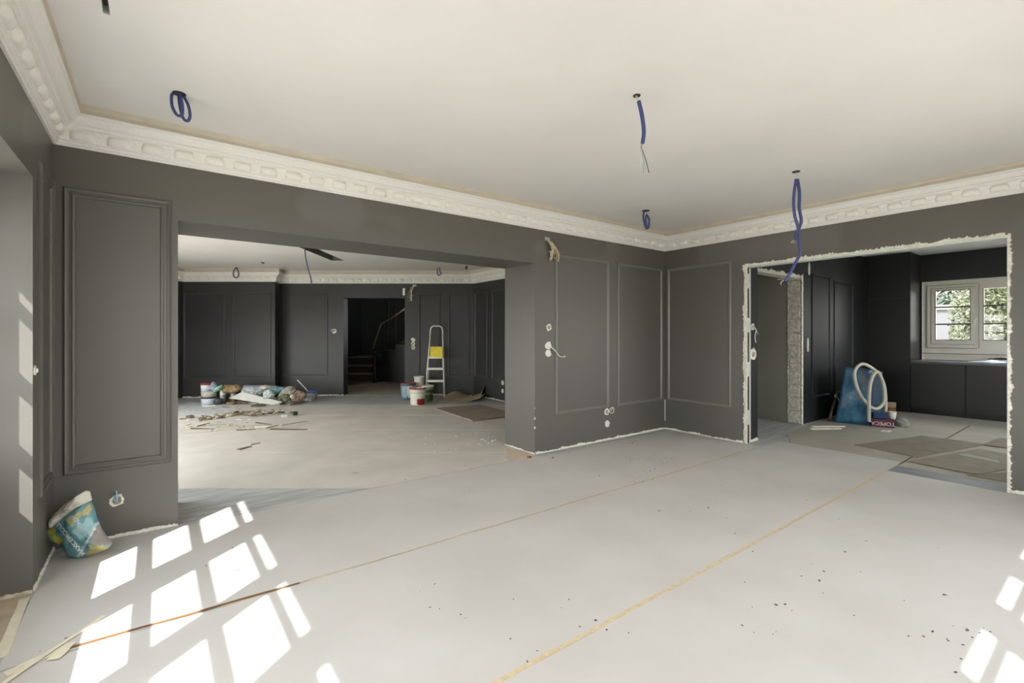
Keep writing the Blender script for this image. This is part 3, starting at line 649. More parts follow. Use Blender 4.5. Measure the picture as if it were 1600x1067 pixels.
# cardboards in the kitchen opening
def card(name,uv,z,th,m,lab,cat='cardboard',grp=None,warp=0,seed=0):
    pts=[FL(u,v,z) for u,v in uv]; bm=BM(); n=8; g=[]
    for i in range(n+1):
        for_=[]
        for j in range(n+1):
            a=pts[0].lerp(pts[1],i/n); b=pts[3].lerp(pts[2],i/n); p=a.lerp(b,j/n)
            p=p+Vector((noise.noise(p*4+Vector((seed,0,0)))*.01,noise.noise(p*4+Vector((0,seed,3)))*.01,warp*max(0,noise.noise(p*2.5+Vector((seed,1,0))))))
            for_.append(bm.verts.new(p))
        g.append(for_)
    for i in range(n):
        for j in range(n): bm.faces.new((g[i][j],g[i+1][j],g[i+1][j+1],g[i][j+1]))
    r=bmesh.ops.extrude_face_region(bm,geom=list(bm.faces))
    for v in r['geom']:
        if isinstance(v,bmesh.types.BMVert): v.co.z+=th
    return tag(recenter(new(name,fix(bm),m)),lab,cat,grp)
GC='cardboard sheets in the kitchen opening'
card('cardboard_sheet',[(1336,695.5),(1433,715),(1541,695),(1440,681)],.0045,.006,M_cardg,'large grey-brown cardboard sheet pointing left in the kitchen opening','cardboard',GC,warp=.006,seed=1)
card('cardboard_sheet',[(1510,743),(1600,758),(1640,735),(1528,741)],.0045,.004,M_cardg,'thin cardboard sheet under the right one, beside the torn jamb','cardboard',GC,seed=2)
card('cardboard_sheet',[(1420,721),(1528,742),(1640,722),(1530,702)],.0085,.007,mat('tan_cardboard',(.31,.275,.21),.9,var=.12,scale=7),'tan cardboard sheet overlapping the threshold beside the torn jamb','cardboard',GC,warp=.006,seed=3)
card('cardboard_sheet',[(1535,696),(1600,704),(1640,694),(1560,686)],.0045,.012,M_cardg,'dark cardboard sheet farthest into the kitchen, at the jamb','cardboard',GC,warp=.01,seed=4)
slab('paper_strip',[tuple(FL(u,v).to_2d()) for u,v in ((1497,713),(1562,726),(1560,722),(1510,711))],.017,.018,mat('pale_strip',(.42,.42,.37),.8),'narrow pale strip lying on the tan cardboard sheet','paper')
# brown board and cardboard in the dining room
card('hardboard_sheet',[(679,639),(738,658.5),(812,649.5),(751,633.5)],.006,.02,mat('brown_hardboard',(.30,.235,.19),.7,var=.15,scale=5),'brown hardboard sheet lying flat right of the paint buckets','board')
for v in range(3): pass
def foldcard(name,base,lift,lab,seed,m):
    """bent cardboard: row of points raised toward one end"""
    bm=BM(); n=12; g=[]
    for i in range(n+1):
        row=[]
        for j in range(5):
            a=FL(*base[0]).lerp(FL(*base[1]),i/n); b=FL(*base[3]).lerp(FL(*base[2]),i/n); p=a.lerp(b,j/4)
            t=i/n; z=lift[0]*math.sin(math.pi*min(1,t*1.1))*(j/4)+lift[1]*max(0,t-.6)**1.5*3+.006
            z+=.008*noise.noise(Vector((t*5,j,seed)))
            row.append(bm.verts.new((p.x,p.y,max(.005,z))))
        g.append(row)
    for i in range(n):
        for j in range(4): bm.faces.new((g[i][j],g[i+1][j],g[i+1][j+1],g[i][j+1]))
    r=bmesh.ops.extrude_face_region(bm,geom=list(bm.faces))
    for v in r['geom']:
        if isinstance(v,bmesh.types.BMVert): v.co.z+=.006
    return tag(recenter(new(name,fix(bm),m)),lab,'cardboard','folded cardboard by the ladder')
foldcard('folded_cardboard',[(680,627),(750,628.5),(757,622),(690,620)],(.02,.10),'lower sheet of folded cardboard right of the ladder, curling at its end',1,M_card)
foldcard('folded_cardboard',[(688,625),(736,625.5),(735,619.5),(695,619)],(.10,.03),'arched tan cardboard flap leaning on the wall beside the ladder',2,M_card)
foldcard('folded_cardboard',[(735,624),(756,622),(756,618.5),(737,620)],(.05,.32),'upturned cardboard corner at the right end of the folded sheets',3,M_card)
# ---------------------------------------------------------------- ceiling cables
def conduit(label,c,loops,wires=(),m=M_blue,r=.009,grp='cables hanging from the ceiling',box_r=.03,zc=CEIL):
    t=thing('hanging_cable',(c[0],c[1],zc),label,'cable',grp)
    bm=BM(); lathe(bm,[(0,-.002),(box_r*.7,-.002),(box_r,-.004),(box_r,.002),(0,.002)],(c[0],c[1],zc),seg=14); new('ceiling_hole',fix(bm),M_black,t)
    for pts in loops:
        bm=BM(); tube(bm,pts,r,seg=8,n=6); new('conduit',fix(bm),m,t)
    for pts,mm in wires:
        bm=BM(); tube(bm,pts,.0022,seg=5,n=4); new('wire',fix(bm),mm,t)
    return t
def on_ceiling(u,v,z=CEIL):
    U=(HZ-v)/FPX; F=(z-H)/U; return W((u-800)/FPX*F,F,z),F
c,F=on_ceiling(280,146)
conduit('two blue conduit loops hanging at the ceiling corner by the left panel',c,[
 [P(272,143,F),P(268,150,F),P(269,166,F),P(276,179,F),P(284,180,F),P(285,165,F),P(281,145,F)],
 [P(279,144,F*1.01),P(281,165,F*1.01),P(286,184,F*1.01),P(293,189,F*1.01),P(297,181,F*1.01),P(294,164,F*1.01),P(286,149,F*1.01)]],r=.0085,box_r=.035)
c,F=on_ceiling(995,149)
conduit('single blue conduit with bare wires hanging near the ceiling centre',c,[[P(998,158,F),P(1003,180,F),P(1006,205,F),P(1004,224,F)]],
 [([P(995,149,F),P(997,155,F),P(998,160,F)],M_wirew),([P(993,149,F),P(996,156,F),P(999,160,F)],M_wirew),([P(1004,224,F),P(1003,232,F),P(1009,250,F),P(1014,270,F)],M_black),([P(1004,224,F),P(1002,235,F),P(1006,252,F),P(1005,270,F)],M_wireb),([P(1003,224,F),P(1001,230,F),P(1004,244,F)],M_wire),([P(1004,226,F),P(1002,240,F),P(1000,262,F)],M_wirew)],r=.0125,box_r=.022)
c,F=on_ceiling(1009,329)
conduit('small coiled blue conduit hanging at the far ceiling corner',c,[[P(1007,330,F),P(1005,337,F),P(1007,350,F),P(1010,357,F),P(1014,354,F),P(1014,342,F),P(1010,336,F),P(1009,345,F),P(1011,356,F)]],
 [([P(1010,330,F),P(1012,345,F),P(1012,356,F)],M_blue)],r=.011,box_r=.045)
c,F=on_ceiling(1244,268)
conduit('pair of long blue conduits hanging in front of the kitchen opening',c,[
 [P(1244,280,F),P(1241,300,F),P(1240,318,F),P(1242,338,F),P(1247,356,F),P(1244,366,F),P(1244,376,F)],
 [P(1246,280,F),P(1249,300,F),P(1249,325,F),P(1252,345,F),P(1248,360,F),P(1249,380,F),P(1250,396,F),P(1242,412,F),P(1234,428,F),P(1226,439,F)]],
 [([P(1245,268,F),P(1245,281,F)],M_wirew),([P(1243,268,F),P(1246,281,F)],M_wirew),([P(1244,375,F),P(1239,376,F),P(1236,380,F)],M_wirew),([P(1244,375,F),P(1241,380,F),P(1238,377,F)],M_wire),([P(1226,438,F),P(1221,440,F),P(1220,445,F)],M_wirew),([P(1227,438,F),P(1223,436,F),P(1214,437,F)],M_wire)],r=.013,box_r=.032)
GD='cables hanging from the dining ceiling'
c,F=on_ceiling(369,418,CEIL2)
conduit('grey cable loop hanging above the first dining room panel',c,[[P(369,418,F),P(365,424,F),P(365,431,F),P(369,434,F),P(373,430,F),P(372,423,F),P(369,418,F)]],m=M_navy,r=.012,grp=GD,box_r=.03,zc=CEIL2)
c,F=on_ceiling(478,384.5,CEIL2)
conduit('long thin blue cable hanging beside the dining ceiling slot',c,[[P(477,376,F)+Vector((0,0,.12)),P(477,380,F),P(477,398,F),P(481,418,F),P(486,436,F),P(487,447,F)]],m=M_blue,r=.009,grp=GD,zc=CEIL2)
c,F=on_ceiling(686,418,CEIL2)
conduit('hooked grey cable hanging above the far ladder',c,[[P(684,419,F),P(683,425,F),P(685,430,F),P(689,429,F)],[P(688,419,F),P(687,423,F),P(690,428,F)]],m=M_navy,r=.011,grp=GD,zc=CEIL2)
c,F=on_ceiling(729.5,416,CEIL2)
conduit('short grey cable stub in the dining ceiling near the opening',c,[[P(729,416,F),P(728,419,F),P(730,420,F)]],m=M_navy,r=.015,grp=GD,zc=CEIL2)
c,F=on_ceiling(410,410,CEIL2)
conduit('tiny cable stub in the dining ceiling above the pier',c,[[P(409,410,F),P(411,411.5,F),P(413,411,F)]],m=M_navy,r=.008,grp=GD,zc=CEIL2)
# ---------------------------------------------------------------- wall sockets and loose wires
def socket(fr,s,z,label,r=.033,wires=(),grp='open socket boxes on the walls',cap=False,m=None,blob=1.25):
    base=fr.L(s,0,z); t=thing('socket_box',base,label,'socket',grp)
    bm=BM(); n=18; rr=random.Random(int(s*91+z*57)); a=fr.t; b=Vector((0,0,1)); rings=[]
    rad=[r*blob*(1+.18*rr.uniform(-1,1)) for _ in range(n)]
    for k,(f_,d) in enumerate(((1,.0),(.95,.006),(.8,.008),(.72,.002))):
        rings.append([bm.verts.new(base+(a*math.cos(q*2*math.pi/n)+b*math.sin(q*2*math.pi/n))*(rad[q] if k<2 else r)*f_+fr.n*d) for q in range(n)])
    for A,B in zip(rings,rings[1:]):
        for q in range(n): bm.faces.new((A[q],A[(q+1)%n],B[(q+1)%n],B[q]))
    bm.faces.new(rings[-1]); new('plaster_ring',fix(bm),m or M_raw,t)
    bm=BM(); lathe(bm,[(0,.003),(r*.68,.003),(r*.70,.0045 if not cap else .012),(r*.5,.0035 if not cap else .015),(0,.0035 if not cap else .015)],base,seg=14,axis=fr.n)
    new('blanking_cap' if cap else 'back_box',fix(bm),M_wht if cap else mat('box_interior',(.33,.31,.26),.7,var=.3,scale=60),t)
    for pts,mm,rw in wires:
        bm=BM(); tube(bm,[fr.L(s+x,d,z+y) for x,y,d in pts],rw,seg=6,n=5); new('wire',fix(bm),mm,t)
    return t
socket(fA,-.212-XL,.245,'white plaster-ringed socket box with pale blue wire beside the cement sack',.032,[([(0,0,.01),(.0,.03,.02),(-.004,.07,.02)],M_wireb,.006),([(0,0,.01),(-.015,.02,.025),(.002,.05,.03)],M_wireb,.004),([(.01,0,.01),(.02,.02,.02),(.01,.03,.02)],M_wire,.004)])
socket(fA,3.62-XL,1.435,'highest round socket box beside the first panel right of the opening',.032)
socket(fA,3.612-XL,1.222,'round white blanking cap above the trailing white wire',.036,cap=True)
socket(fA,3.612-XL,1.135,'lower round cap with a white wire trailing right',.036,cap=True,wires=[([(.02,.08,.015),(.08,.03,.03),(.15,-.035,.03),(.25,-.045,.02),(.235,-.03,.02)],M_wirew,.005)])
socket(fA,4.608-XL,.362,'low socket box with looped white wires below the two panels',.036,wires=[([(0,0,.01),(.05,.05,.03),(.10,.04,.03),(.08,-.02,.03),(.02,.0,.02)],M_wirew,.005),([(0,0,.01),(.04,.02,.04),(.07,.06,.04)],M_wirew,.004)])
socket(fA,4.615-XL,.208,'lowest white socket cap near the floor below the two panels',.034,cap=True)
socket(fLf,3.53-YF,1.16,'small white oval socket on the narrow left wall strip',.018,cap=True,blob=1.5)
socket(fK,sF(645.4),zP(531,10.5),'upper of three round sockets right of the far doorway',.036,cap=True)
socket(fK,sF(645.4),zP(536.7,10.5),'middle of three round sockets right of the far doorway',.034)
socket(fK,sF(645.4),zP(542.5,10.5),'lowest of three round sockets right of the far doorway',.036)
socket(fK,sF(522),zP(517,10.5),'small open socket left of the far doorway',.04,wires=[([(0,.02,.01),(.04,.03,.03),(.05,-.02,.03)],M_wirew,.008)],m=M_wht)
socket(fR2,yR2(785.5),zP(598,9.6),'upper socket low on the dining room right wall',.034)
socket(fR2,yR2(785.5),zP(611,9.6),'lower socket low on the dining room right wall',.03)
socket(fS,.2,1.45,'socket with hanging wires on the kitchen opening jamb',.034,wires=[([(0,0,.01),(.03,-.04,.03),(.0,-.12,.03),(.02,-.2,.03)],M_wirew,.006),([(0,0,.01),(.05,-.06,.03),(.10,-.10,.03)],M_wirew,.003)])
socket(fS,.21,1.10,'torn socket hole with bare plaster on the kitchen opening jamb',.05,m=M_raw,blob=1.6)
socket(fKL,9.08-6.17,.33,'low socket with wires behind the blue bag in the kitchen',.04,wires=[([(0,0,.01),(.03,-.1,.05),(.1,-.2,.05)],M_wire,.008)])
# bare plaster patches on the kitchen wall
for a,z0,z1,lab in ((7.972,1.09,1.30,'upright pale filler patch on the dark kitchen wall, at mid height'),(8.02,2.27,2.46,'upright pale filler patch high on the dark kitchen wall')):
    bm=BM(); pts=[]
    for i in range(14):
        t=i/14*2*math.pi; pts.append((a+.033*math.cos(t)*(1+.2*noise.noise(Vector((i,a,0)))),(z0+z1)/2+(z1-z0)/2*max(-1,min(1,1.2*math.sin(t)))))
    hexa(bm,[(p[0],3.05,p[1]) for p in pts],[(p[0],3.045,p[1]) for p in pts]); tag(recenter(new('filler_patch',fix(bm),M_rawg)),lab,'filler patch','filler patches on the kitchen wall')
def tangle(fr,s,z,label,dz,n,seed,sc_=1.):
    rr=random.Random(seed); t=thing('wire_bundle',fr.L(s,0,z),label,'wires')
    bm=BM(); fr.box(bm,s-.035*sc_,s+.03*sc_,0,.02,z-.01,z+.03); bevel(bm,.004); new('junction_box',fix(bm),M_metal,t)
    for i in range(n):
        e=rr.uniform(.02,.15)*sc_; pts=[(0,0,.01),(rr.uniform(.0,.06)*sc_,-.03*sc_,.04),(.06*sc_+rr.uniform(-.03,.04)*sc_,-dz*.5+rr.uniform(-.02,.02),.05),(e,-dz*rr.uniform(.6,1.05),.03),(e+rr.uniform(-.03,.03),-dz*rr.uniform(.5,1.1),.03)]
        bm=BM(); tube(bm,[fr.L(s+x,d,z+y) for x,y,d in pts],.003*sc_,seg=5,n=4); new('wire',fix(bm),rr.choice([M_wire,M_wirew,M_wire,mat('yellow_green_wire',(.45,.42,.18),.5)]),t)
tangle(fA,3.585-XL,2.44,'bundle of loose wires spilling from the wall above the right-hand panels',.22,16,5,1.25)
tangle(fK,sF(646)-.02,zP(447,10.5),'thin wires hanging under the dining cornice by the far doorway',.32,9,8,1.3)
bm=BM(); cc=fK.L(sF(631.5),.0,zP(456,10.5)); fK.box(bm,sF(631.5)-.03,sF(631.5)+.03,0,.05,cc.z-.08,cc.z+.08); bevel(bm,.018,3)
tag(recenter(new('wall_sensor',fix(bm),M_wht)),'small white wall sensor over the top corner of the far doorway','sensor')
# ---------------------------------------------------------------- soft things
def setcol(o,fn):
    me=o.data; a=me.color_attributes.new('Col','FLOAT_COLOR','POINT'); off=root_loc(o)
    for v in me.vertices:
        c=fn(v.co+off); a.data[v.index].color=(*c,1)
def puff(name,uv,F,th,m,seed=0,seg=72,rings=14,wr=.012,colfn=None,parent=None,tilt=0.,freq=9,smooth=True,back=.4):
    """a filled bag: traced outline in px at depth F, swelling by th toward and away from the viewer"""
    pts=[P(u,v,F+tilt*(HZ-v)/FPX*F) for u,v in uv]
    # resample outline
    L=[0]
    for i in range(len(pts)): L.append(L[-1]+(pts[(i+1)%len(pts)]-pts[i]).length)
    out=[]
    for k in range(seg):
        d=L[-1]*k/seg; i=max(j for j in range(len(pts)) if L[j]<=d); t=(d-L[i])/(L[i+1]-L[i]); out.append(pts[i].lerp(pts[(i+1)%len(pts)],t))
    c=sum(out,Vector())/seg; fw=Vector((S,C,0)); bm=BM()
    def ring(r,side):
        vs_=[]
        for p in out:
            q=c.lerp(p,r); prof=(1-r**2.6)**.6
            n1=noise.noise(q*freq+Vector((seed,side*3,0)))*wr+noise.noise(q*freq*2.7+Vector((seed,0,side)))*wr*.5
            q=q-fw*side*(th*(1 if side>0 else back)*prof+n1*min(1,prof*2))
            q.z=max(q.z,.004); vs_.append(bm.verts.new(q))
        return vs_
    for side in (1,-1):
        prev=ring(1.,side) if side==1 else edge
        if side==1: edge=prev
        for k in range(1,rings):
            cur=ring(1-k/rings,side)
            for q in range(seg):
                bm.faces.new((prev[q],prev[(q+1)%seg],cur[(q+1)%seg],cur[q]))
            prev=cur
        cv=bm.verts.new(c-fw*side*th*(1 if side>0 else back))
        for q in range(seg): bm.faces.new((prev[q],prev[(q+1)%seg],cv))
    o=new(name,fix(bm),m,parent,smooth=smooth)
    if colfn:
        def f(co):
            F_=co.x*S+co.y*C; R=co.x*C-co.y*S
            return colfn(800+FPX*R/F_,HZ-FPX*(co.z-H)/F_)
        setcol(o,f)
    return o
def inpoly(x,y,poly):
    r=False
    for i in range(len(poly)):
        x1,y1=poly[i];x2,y2=poly[i-1]
        if (y1>y)!=(y2>y) and x<(x2-x1)*(y-y1)/(y2-y1)+x1: r=not r
    return r
def textmesh(s,size,bold=0.):
    cu=bpy.data.curves.new('txt','FONT'); cu.body=s; cu.size=size; cu.align_x='CENTER'; cu.align_y='CENTER'; cu.offset=bold; cu.extrude=0
    o=bpy.data.objects.new('txt',cu); sc.collection.objects.link(o); bpy.context.view_layer.update()
    me=bpy.data.meshes.new_from_object(o.evaluated_get(bpy.context.evaluated_depsgraph_get())); bpy.data.objects.remove(o); return me
def lettering(s,size,mtx,m,parent,name='lettering',bold=0.,raycast=None,off=.0015):
    me=textmesh(s,size,bold); me.materials.clear(); me.materials.append(m)
    if raycast:
        bm=bmesh.new(); bm.from_mesh(me); bmesh.ops.triangulate(bm,faces=bm.faces); bmesh.ops.subdivide_edges(bm,edges=[e for e in bm.edges if e.calc_length()>size*.2],cuts=1)
        bm.to_mesh(me); bm.free()
        ob,_d=raycast; ro=root_loc(ob); eye=Vector((0,0,H))
        for v in me.vertices:
            w_=mtx@v.co; d=(w_-eye).normalized(); hit,loc,nor,_=ob.ray_cast(w_-d*.5-ro,d)
            v.co=(loc+ro-d*off) if hit else w_
    else: me.transform(mtx)
    me.transform(Matrix.Translation(-root_loc(parent))); me.name=name
    o=bpy.data.objects.new(name,me); sc.collection.objects.link(o); o.parent=parent; return o
RIGHT=Vector((C,-S,0)); UP=Vector((0,0,1)); FW=Vector((S,C,0))
def face_mtx(p,ang,right=RIGHT,up=UP):
    a=math.radians(ang); x=right*math.cos(a)+up*math.sin(a); y=-right*math.sin(a)+up*math.cos(a); z=x.cross(y)
    return Matrix(((x.x,y.x,z.x,p.x),(x.y,y.y,z.y,p.y),(x.z,y.z,z.z,p.z),(0,0,0,1)))
# ---- cement sack in the left corner
Fs=2.87
sack=thing('cement_sack',W((125-800)/FPX*Fs,Fs,0),'crumpled teal and yellow cement sack slumped in the left wall corner','sack')
teal=lin((100,150,156)); tealb=lin((88,138,152)); yel=lin((180,172,118)); gr=lin((150,142,140)); cream=lin((214,208,194)); lgt=lin((150,186,190))
def sackcol(u,v):
    n=noise.noise(Vector((u*.12,v*.12,2)))*3
    if inpoly(u,v,[(148,820),(153,817),(176,842),(174,853),(140,850)]): c=gr
    elif inpoly(u+n,v,[(133,872),(141,851),(160,852),(172,856),(150,868)]): c=yel
    elif inpoly(u+n,v,[(74,822),(84,822),(88,838),(101,845),(90,852),(76,836)]): c=lin((176,170,66))
    elif inpoly(u+n,v+n,[(102,812),(125,800),(143,784),(146,797),(128,806),(112,822)]): c=yel
    elif inpoly(u,v,[(70,822),(90,805),(88,795),(136,764),(146,770),(142,778),(122,784),(100,800),(92,816),(74,822)]): c=cream
    elif inpoly(u+n,v,[(95,812),(84,800),(120,784),(130,786),(108,800)]): c=lin((60,128,132))
    elif inpoly(u+n,v+n,[(112,830),(140,808),(152,822),(142,838),(124,842)]): c=lgt
    else: c=teal if (u*.6+v*.8+n*4)%23>9 else tealb
    if abs((u-152)*.86+(v-818)*.5)<1.6 and v>816: c=lin((200,210,208))
    return c
body=puff('sack_body',[(75,824),(89,806),(106,792),(140,776),(146,790),(151,808),(158,825),(166,838),(176,850),(168,858),(150,865),(133,870),(118,869),(110,862),(98,852),(84,842),(77,834)],Fs,.085,M_attr,seed=4,colfn=sackcol,parent=sack,wr=.016,seg=110,rings=26,freq=11)
def cream_c(u,v): return cream
puff('paper_fold',[(86,803),(100,788),(118,777),(134,766),(141,768),(144,781),(122,792),(106,804),(95,815),(80,826),(74,820)],Fs-.045,.05,M_attr,seed=8,colfn=cream_c,parent=sack,wr=.02,rings=8,freq=20)
M_ink=mat('white_print',(.72,.76,.76),.6); M_ink2=mat('dark_blue_print',(.10,.17,.28),.6); M_ink3=mat('pale_print',(.52,.58,.66),.6)
lettering('MAXCEMCOLL',.036,face_mtx(P(110,842,Fs-.16),130.5),M_ink,sack,bold=.0012,raycast=(body,FW))
lettering('ADV',.034,face_mtx(P(119,812,Fs-.16),130),M_ink3,sack,bold=.001,raycast=(body,FW))
lettering('S1 FLEX',.022,face_mtx(P(128,828,Fs-.16),128),M_ink3,sack,raycast=(body,FW))
lettering('PRO',.02,face_mtx(P(137,835,Fs-.16),128),M_ink2,sack,raycast=(body,FW))
# ---- blue bag with hose
Fb=7.0
bag=thing('rubble_bag',FL(1333,662),'tall translucent blue bag standing against the kitchen wall','bag')
def taper(base,top,n=14,wr=.02,seed=0,freq=5):
    bm=BM(); rings=[]
    def per(q,k):
        m=[];
        for i in range(4):
            for j in range(k): m.append(Vector(q[i]).lerp(Vector(q[(i+1)%4]),j/k))
        return m
    A,B=per(base,10),per(top,10); cA=sum(A,Vector())/len(A)
    for i in range(n+1):
        t=i/n; r=[]
        for a,b in zip(A,B):
            p=a.lerp(b,t); nn=noise.noise(p*freq+Vector((seed,0,0)))*wr+noise.noise(Vector((p.x*freq*3,p.y*freq*3,p.z*2+seed)))*wr*.7
            d=(p-cA); d.z=0; d.normalize(); r.append(bm.verts.new(p+d*nn*(.4+t*.6)))
        rings.append(r)
    for A_,B_ in zip(rings,rings[1:]):
        for q in range(len(A_)): bm.faces.new((A_[q],A_[(q+1)%len(A_)],B_[(q+1)%len(A_)],B_[q]))
    bm.faces.new(rings[0][::-1]); cv=bm.verts.new(sum((v.co for v in rings[-1]),Vector())/len(rings[-1])-Vector((0,0,.03)))
    for q in range(len(rings[-1])): bm.faces.new((rings[-1][q],rings[-1][(q+1)%len(rings[-1])],cv))
    return fix(bm)
b0=[FL(1304,660),FL(1354,665),FL(1386,646),FL(1335,643)]; zt_=.84
tp=[P(1321,573,7.15),P(1358,578,6.98),P(1377,581,7.5),P(1335,572,7.6)]
def bagc(co):
    F_=co.x*S+co.y*C; u=800+FPX*(co.x*C-co.y*S)/F_; v=HZ-FPX*(co.z-H)/F_
    n=noise.noise(co*7); k=noise.noise(Vector((co.x*22,co.y*22,co.z*3)))
    c=Vector(lin((32,78,122))).lerp(Vector(lin((66,130,162))),max(0,min(1,.5+k*.9+n*.4)))
    if v<612 and u>1342: c=c.lerp(Vector(lin((110,104,96))),max(0,min(.8,.5+n)))
    if u>1362 and v<640: c=c.lerp(Vector(lin((92,100,116))),.6)
    return tuple(c)
o=new('bag_body',taper(b0,tp,wr=.03,seed=3),M_attrg,bag,smooth=True); setcol(o,bagc)
hs_=lambda x,y,f: P(1280+x/7.62,540+y/7.62,f)
hose=[hs_(592,905,6.82),hs_(592,700,6.8),hs_(604,480,6.8),hs_(645,350,6.82),hs_(700,315,6.84),hs_(750,420,6.9),hs_(775,560,6.95),hs_(768,680,6.95),hs_(690,750,6.92),hs_(600,720,6.9),hs_(500,600,6.88),hs_(435,450,6.86),hs_(425,300,6.86),hs_(505,218,6.9),hs_(610,255,6.95),hs_(700,330,7.0),hs_(765,450,7.02),hs_(788,600,7.02),hs_(790,790,7.02)]
bm=BM(); tube(bm,hose,.0225,seg=10,n=7)
tag(recenter(new('vacuum_hose',fix(bm),M_hose)),'cream ribbed hose looped over the blue bag in the kitchen','hose')
# kitchen boxes
def rot_box(bm,c,w_,d_,z0,z1,ang,mi=0):
    t=Vector((math.cos(ang),math.sin(ang),0)); n=Vector((-t.y,t.x,0)); q=[c-t*w_/2-n*d_/2,c+t*w_/2-n*d_/2,c+t*w_/2+n*d_/2,c-t*w_/2+n*d_/2]
    hexa(bm,[(p.x,p.y,z0) for p in q],[(p.x,p.y,z1) for p in q],mi); return t,n
a_=FL(1361.5,666.5); b2=FL(1398,669.5); ang=math.atan2(b2.y-a_.y,b2.x-a_.x); ln=(b2-a_).length
tb=thing('printed_box',(a_+b2)/2,'purple box with upside-down white lettering beside the blue bag','box')
nrm=Vector((-math.sin(ang),math.cos(ang),0)); cB=(a_+b2)/2+nrm*.11
bm=BM(); rot_box(bm,cB,ln,.22,.004,.118,ang); bevel(bm,.003); new('carton',fix(bm),mat('plum_carton',lin((92,44,66)),.6,var=.15,scale=20),tb)
tdir=Vector((math.cos(ang),math.sin(ang),0))
lettering('TOPECA',.074,face_mtx((a_+b2)/2-nrm*.0015+Vector((.0,0,.058)),180,right=tdir),mat('pink_white_print',(.72,.60,.62),.6),tb,bold=.001)
bm=BM(); rot_box(bm,cB-tdir*.03,.17,.12,.12,.20,ang+.1); bevel(bm,.004); 
bb=new('small_box',fix(bm),mat('dark_blue_carton',lin((36,62,110)),.55,var=.3,scale=25)); tag(recenter(bb),'small dark blue carton lying on the purple box','box')
bm=BM(); rot_box(bm,cB+tdir*.14+nrm*.35,.13,.12,.004,.315,ang-.15); bevel(bm,.004); 
bt=thing('tall_box',cB+tdir*.14+nrm*.35,'tall brown and orange carton standing behind the purple box','box')
new('carton',fix(bm),mat('brown_orange_carton',lin((96,52,38)),.6,col2=lin((170,110,70)),scale=16),bt)
bm=BM(); rot_box(bm,cB+tdir*.14+nrm*.35,.134,.124,.255,.318,ang-.15); new('cream_band',fix(bm),mat('cream_carton',lin((170,150,118)),.6),bt)
bm=BM(); lathe(bm,[(0,0),(.035,0),(.05,.11),(.048,.11),(.034,.008),(0,.008)],cB+tdir*.12-nrm*.02+Vector((0,0,.119)),seg=16); tag(recenter(new('plastic_cup',fix(bm),M_wht)),'white plastic cup standing on the purple box','cup')
tag(recenter(puff('cement_bag',[(1396,657),(1404,652),(1414,653),(1419,660),(1417,666),(1408,670.5),(1398,670)],6.98,.12,mat('grey_sacking',(.30,.30,.28),.8,var=.2,scale=10),seed=12,wr=.02,seg=36,rings=8)),'small grey cement bag slumped right of the purple box','bag')
tag(crumple('plaster_crumbs',FL(1385,674),.16,.1,.02,M_raw,4.4,n=7),'small heap of white plaster crumbs before the purple box','plaster crumbs')
for i,(u,v,w2,d2) in enumerate(((1296,668,.5,.05),(1292,671.5,.45,.03))):
    c=FL(u,v); bm=BM(); t=RIGHT; q=[c-t*w2/2,c+t*w2/2+FW*.02,c+t*w2/2+FW*(d2+.02),c-t*w2/2+FW*d2]
    hexa(bm,[(p.x,p.y,.004) for p in q],[(p.x,p.y,.018) for p in q]); tag(recenter(new('white_strip',fix(bm),M_raw)),('longer' if i==0 else 'shorter')+' white trim strip on the floor left of the blue bag','strip','white strips by the blue bag')
bm=BM(); tube(bm,[P(1296,655,7.25),P(1300,640,7.35),P(1306,622,7.5)],.02,seg=6,n=2); tag(recenter(new('broken_batten',fix(bm),mat('brown_batten',(.12,.07,.04),.8))),'brown broken batten leaning behind the blue bag','batten')
# ---- ladder
Fl=10.15
lad=thing('step_ladder',FL(682,619.5),'white aluminium step ladder with a yellow tray against the far wall','ladder')
def lp(u,v,f=Fl): return P(u,v,f)
bm=BM(); tube(bm,[lp(665.5,617.5,10.0),lp(668,575),lp(671,543,10.15),lp(672.5,522,10.2)],.019,seg=8,n=1); new('rail',fix(bm),M_alu,lad)
bm=BM(); tube(bm,[lp(694.5,620.5,10.0),lp(693.2,575),lp(692.4,543,10.15),lp(691.8,522,10.2)],.019,seg=8,n=1); new('rail',fix(bm),M_alu,lad)
bm=BM(); tube(bm,[lp(672.5,523,10.2),lp(673.2,514,10.2),lp(676,510,10.2),lp(682,509.3,10.2),lp(688,510,10.2),lp(691,514,10.2),lp(691.8,523,10.2)],.018,seg=8,n=4); new('grab_hoop',fix(bm),M_alu,lad)
for v,(ua,ub),h_ in ((558.5,(670,692.5),.04),(576,(669,693),.045),(595,(667.5,693.6),.045)):
    a,b=lp(ua,v,10.12),lp(ub,v,10.12); bm=BM(); n=FW
    hexa(bm,[a-UP*h_/2-n*.05,b-UP*h_/2-n*.05,b-UP*h_/2+n*.04,a-UP*h_/2+n*.04],[a+UP*h_/2-n*.05,b+UP*h_/2-n*.05,b+UP*h_/2+n*.04,a+UP*h_/2+n*.04]); new('step',fix(bm),M_alu,lad)
for ua,ub in ((670,669.5),(691,695)):
    bm=BM(); tube(bm,[lp(ua,545,10.3),lp(ub,617,10.42)],.014,seg=6,n=1); new('rear_leg',fix(bm),M_alu,lad)
a,b=lp(669.5,616,10.42),lp(695,616.2,10.42); bm=BM(); tube(bm,[a,b],.014,seg=6,n=1); new('rear_bar',fix(bm),M_alu,lad)
bm=BM(); a,b=lp(672.3,541.5,10.08),lp(691.5,541.5,10.08); c_,d_=lp(671.7,557,10.06),lp(691.8,559.5,10.06)
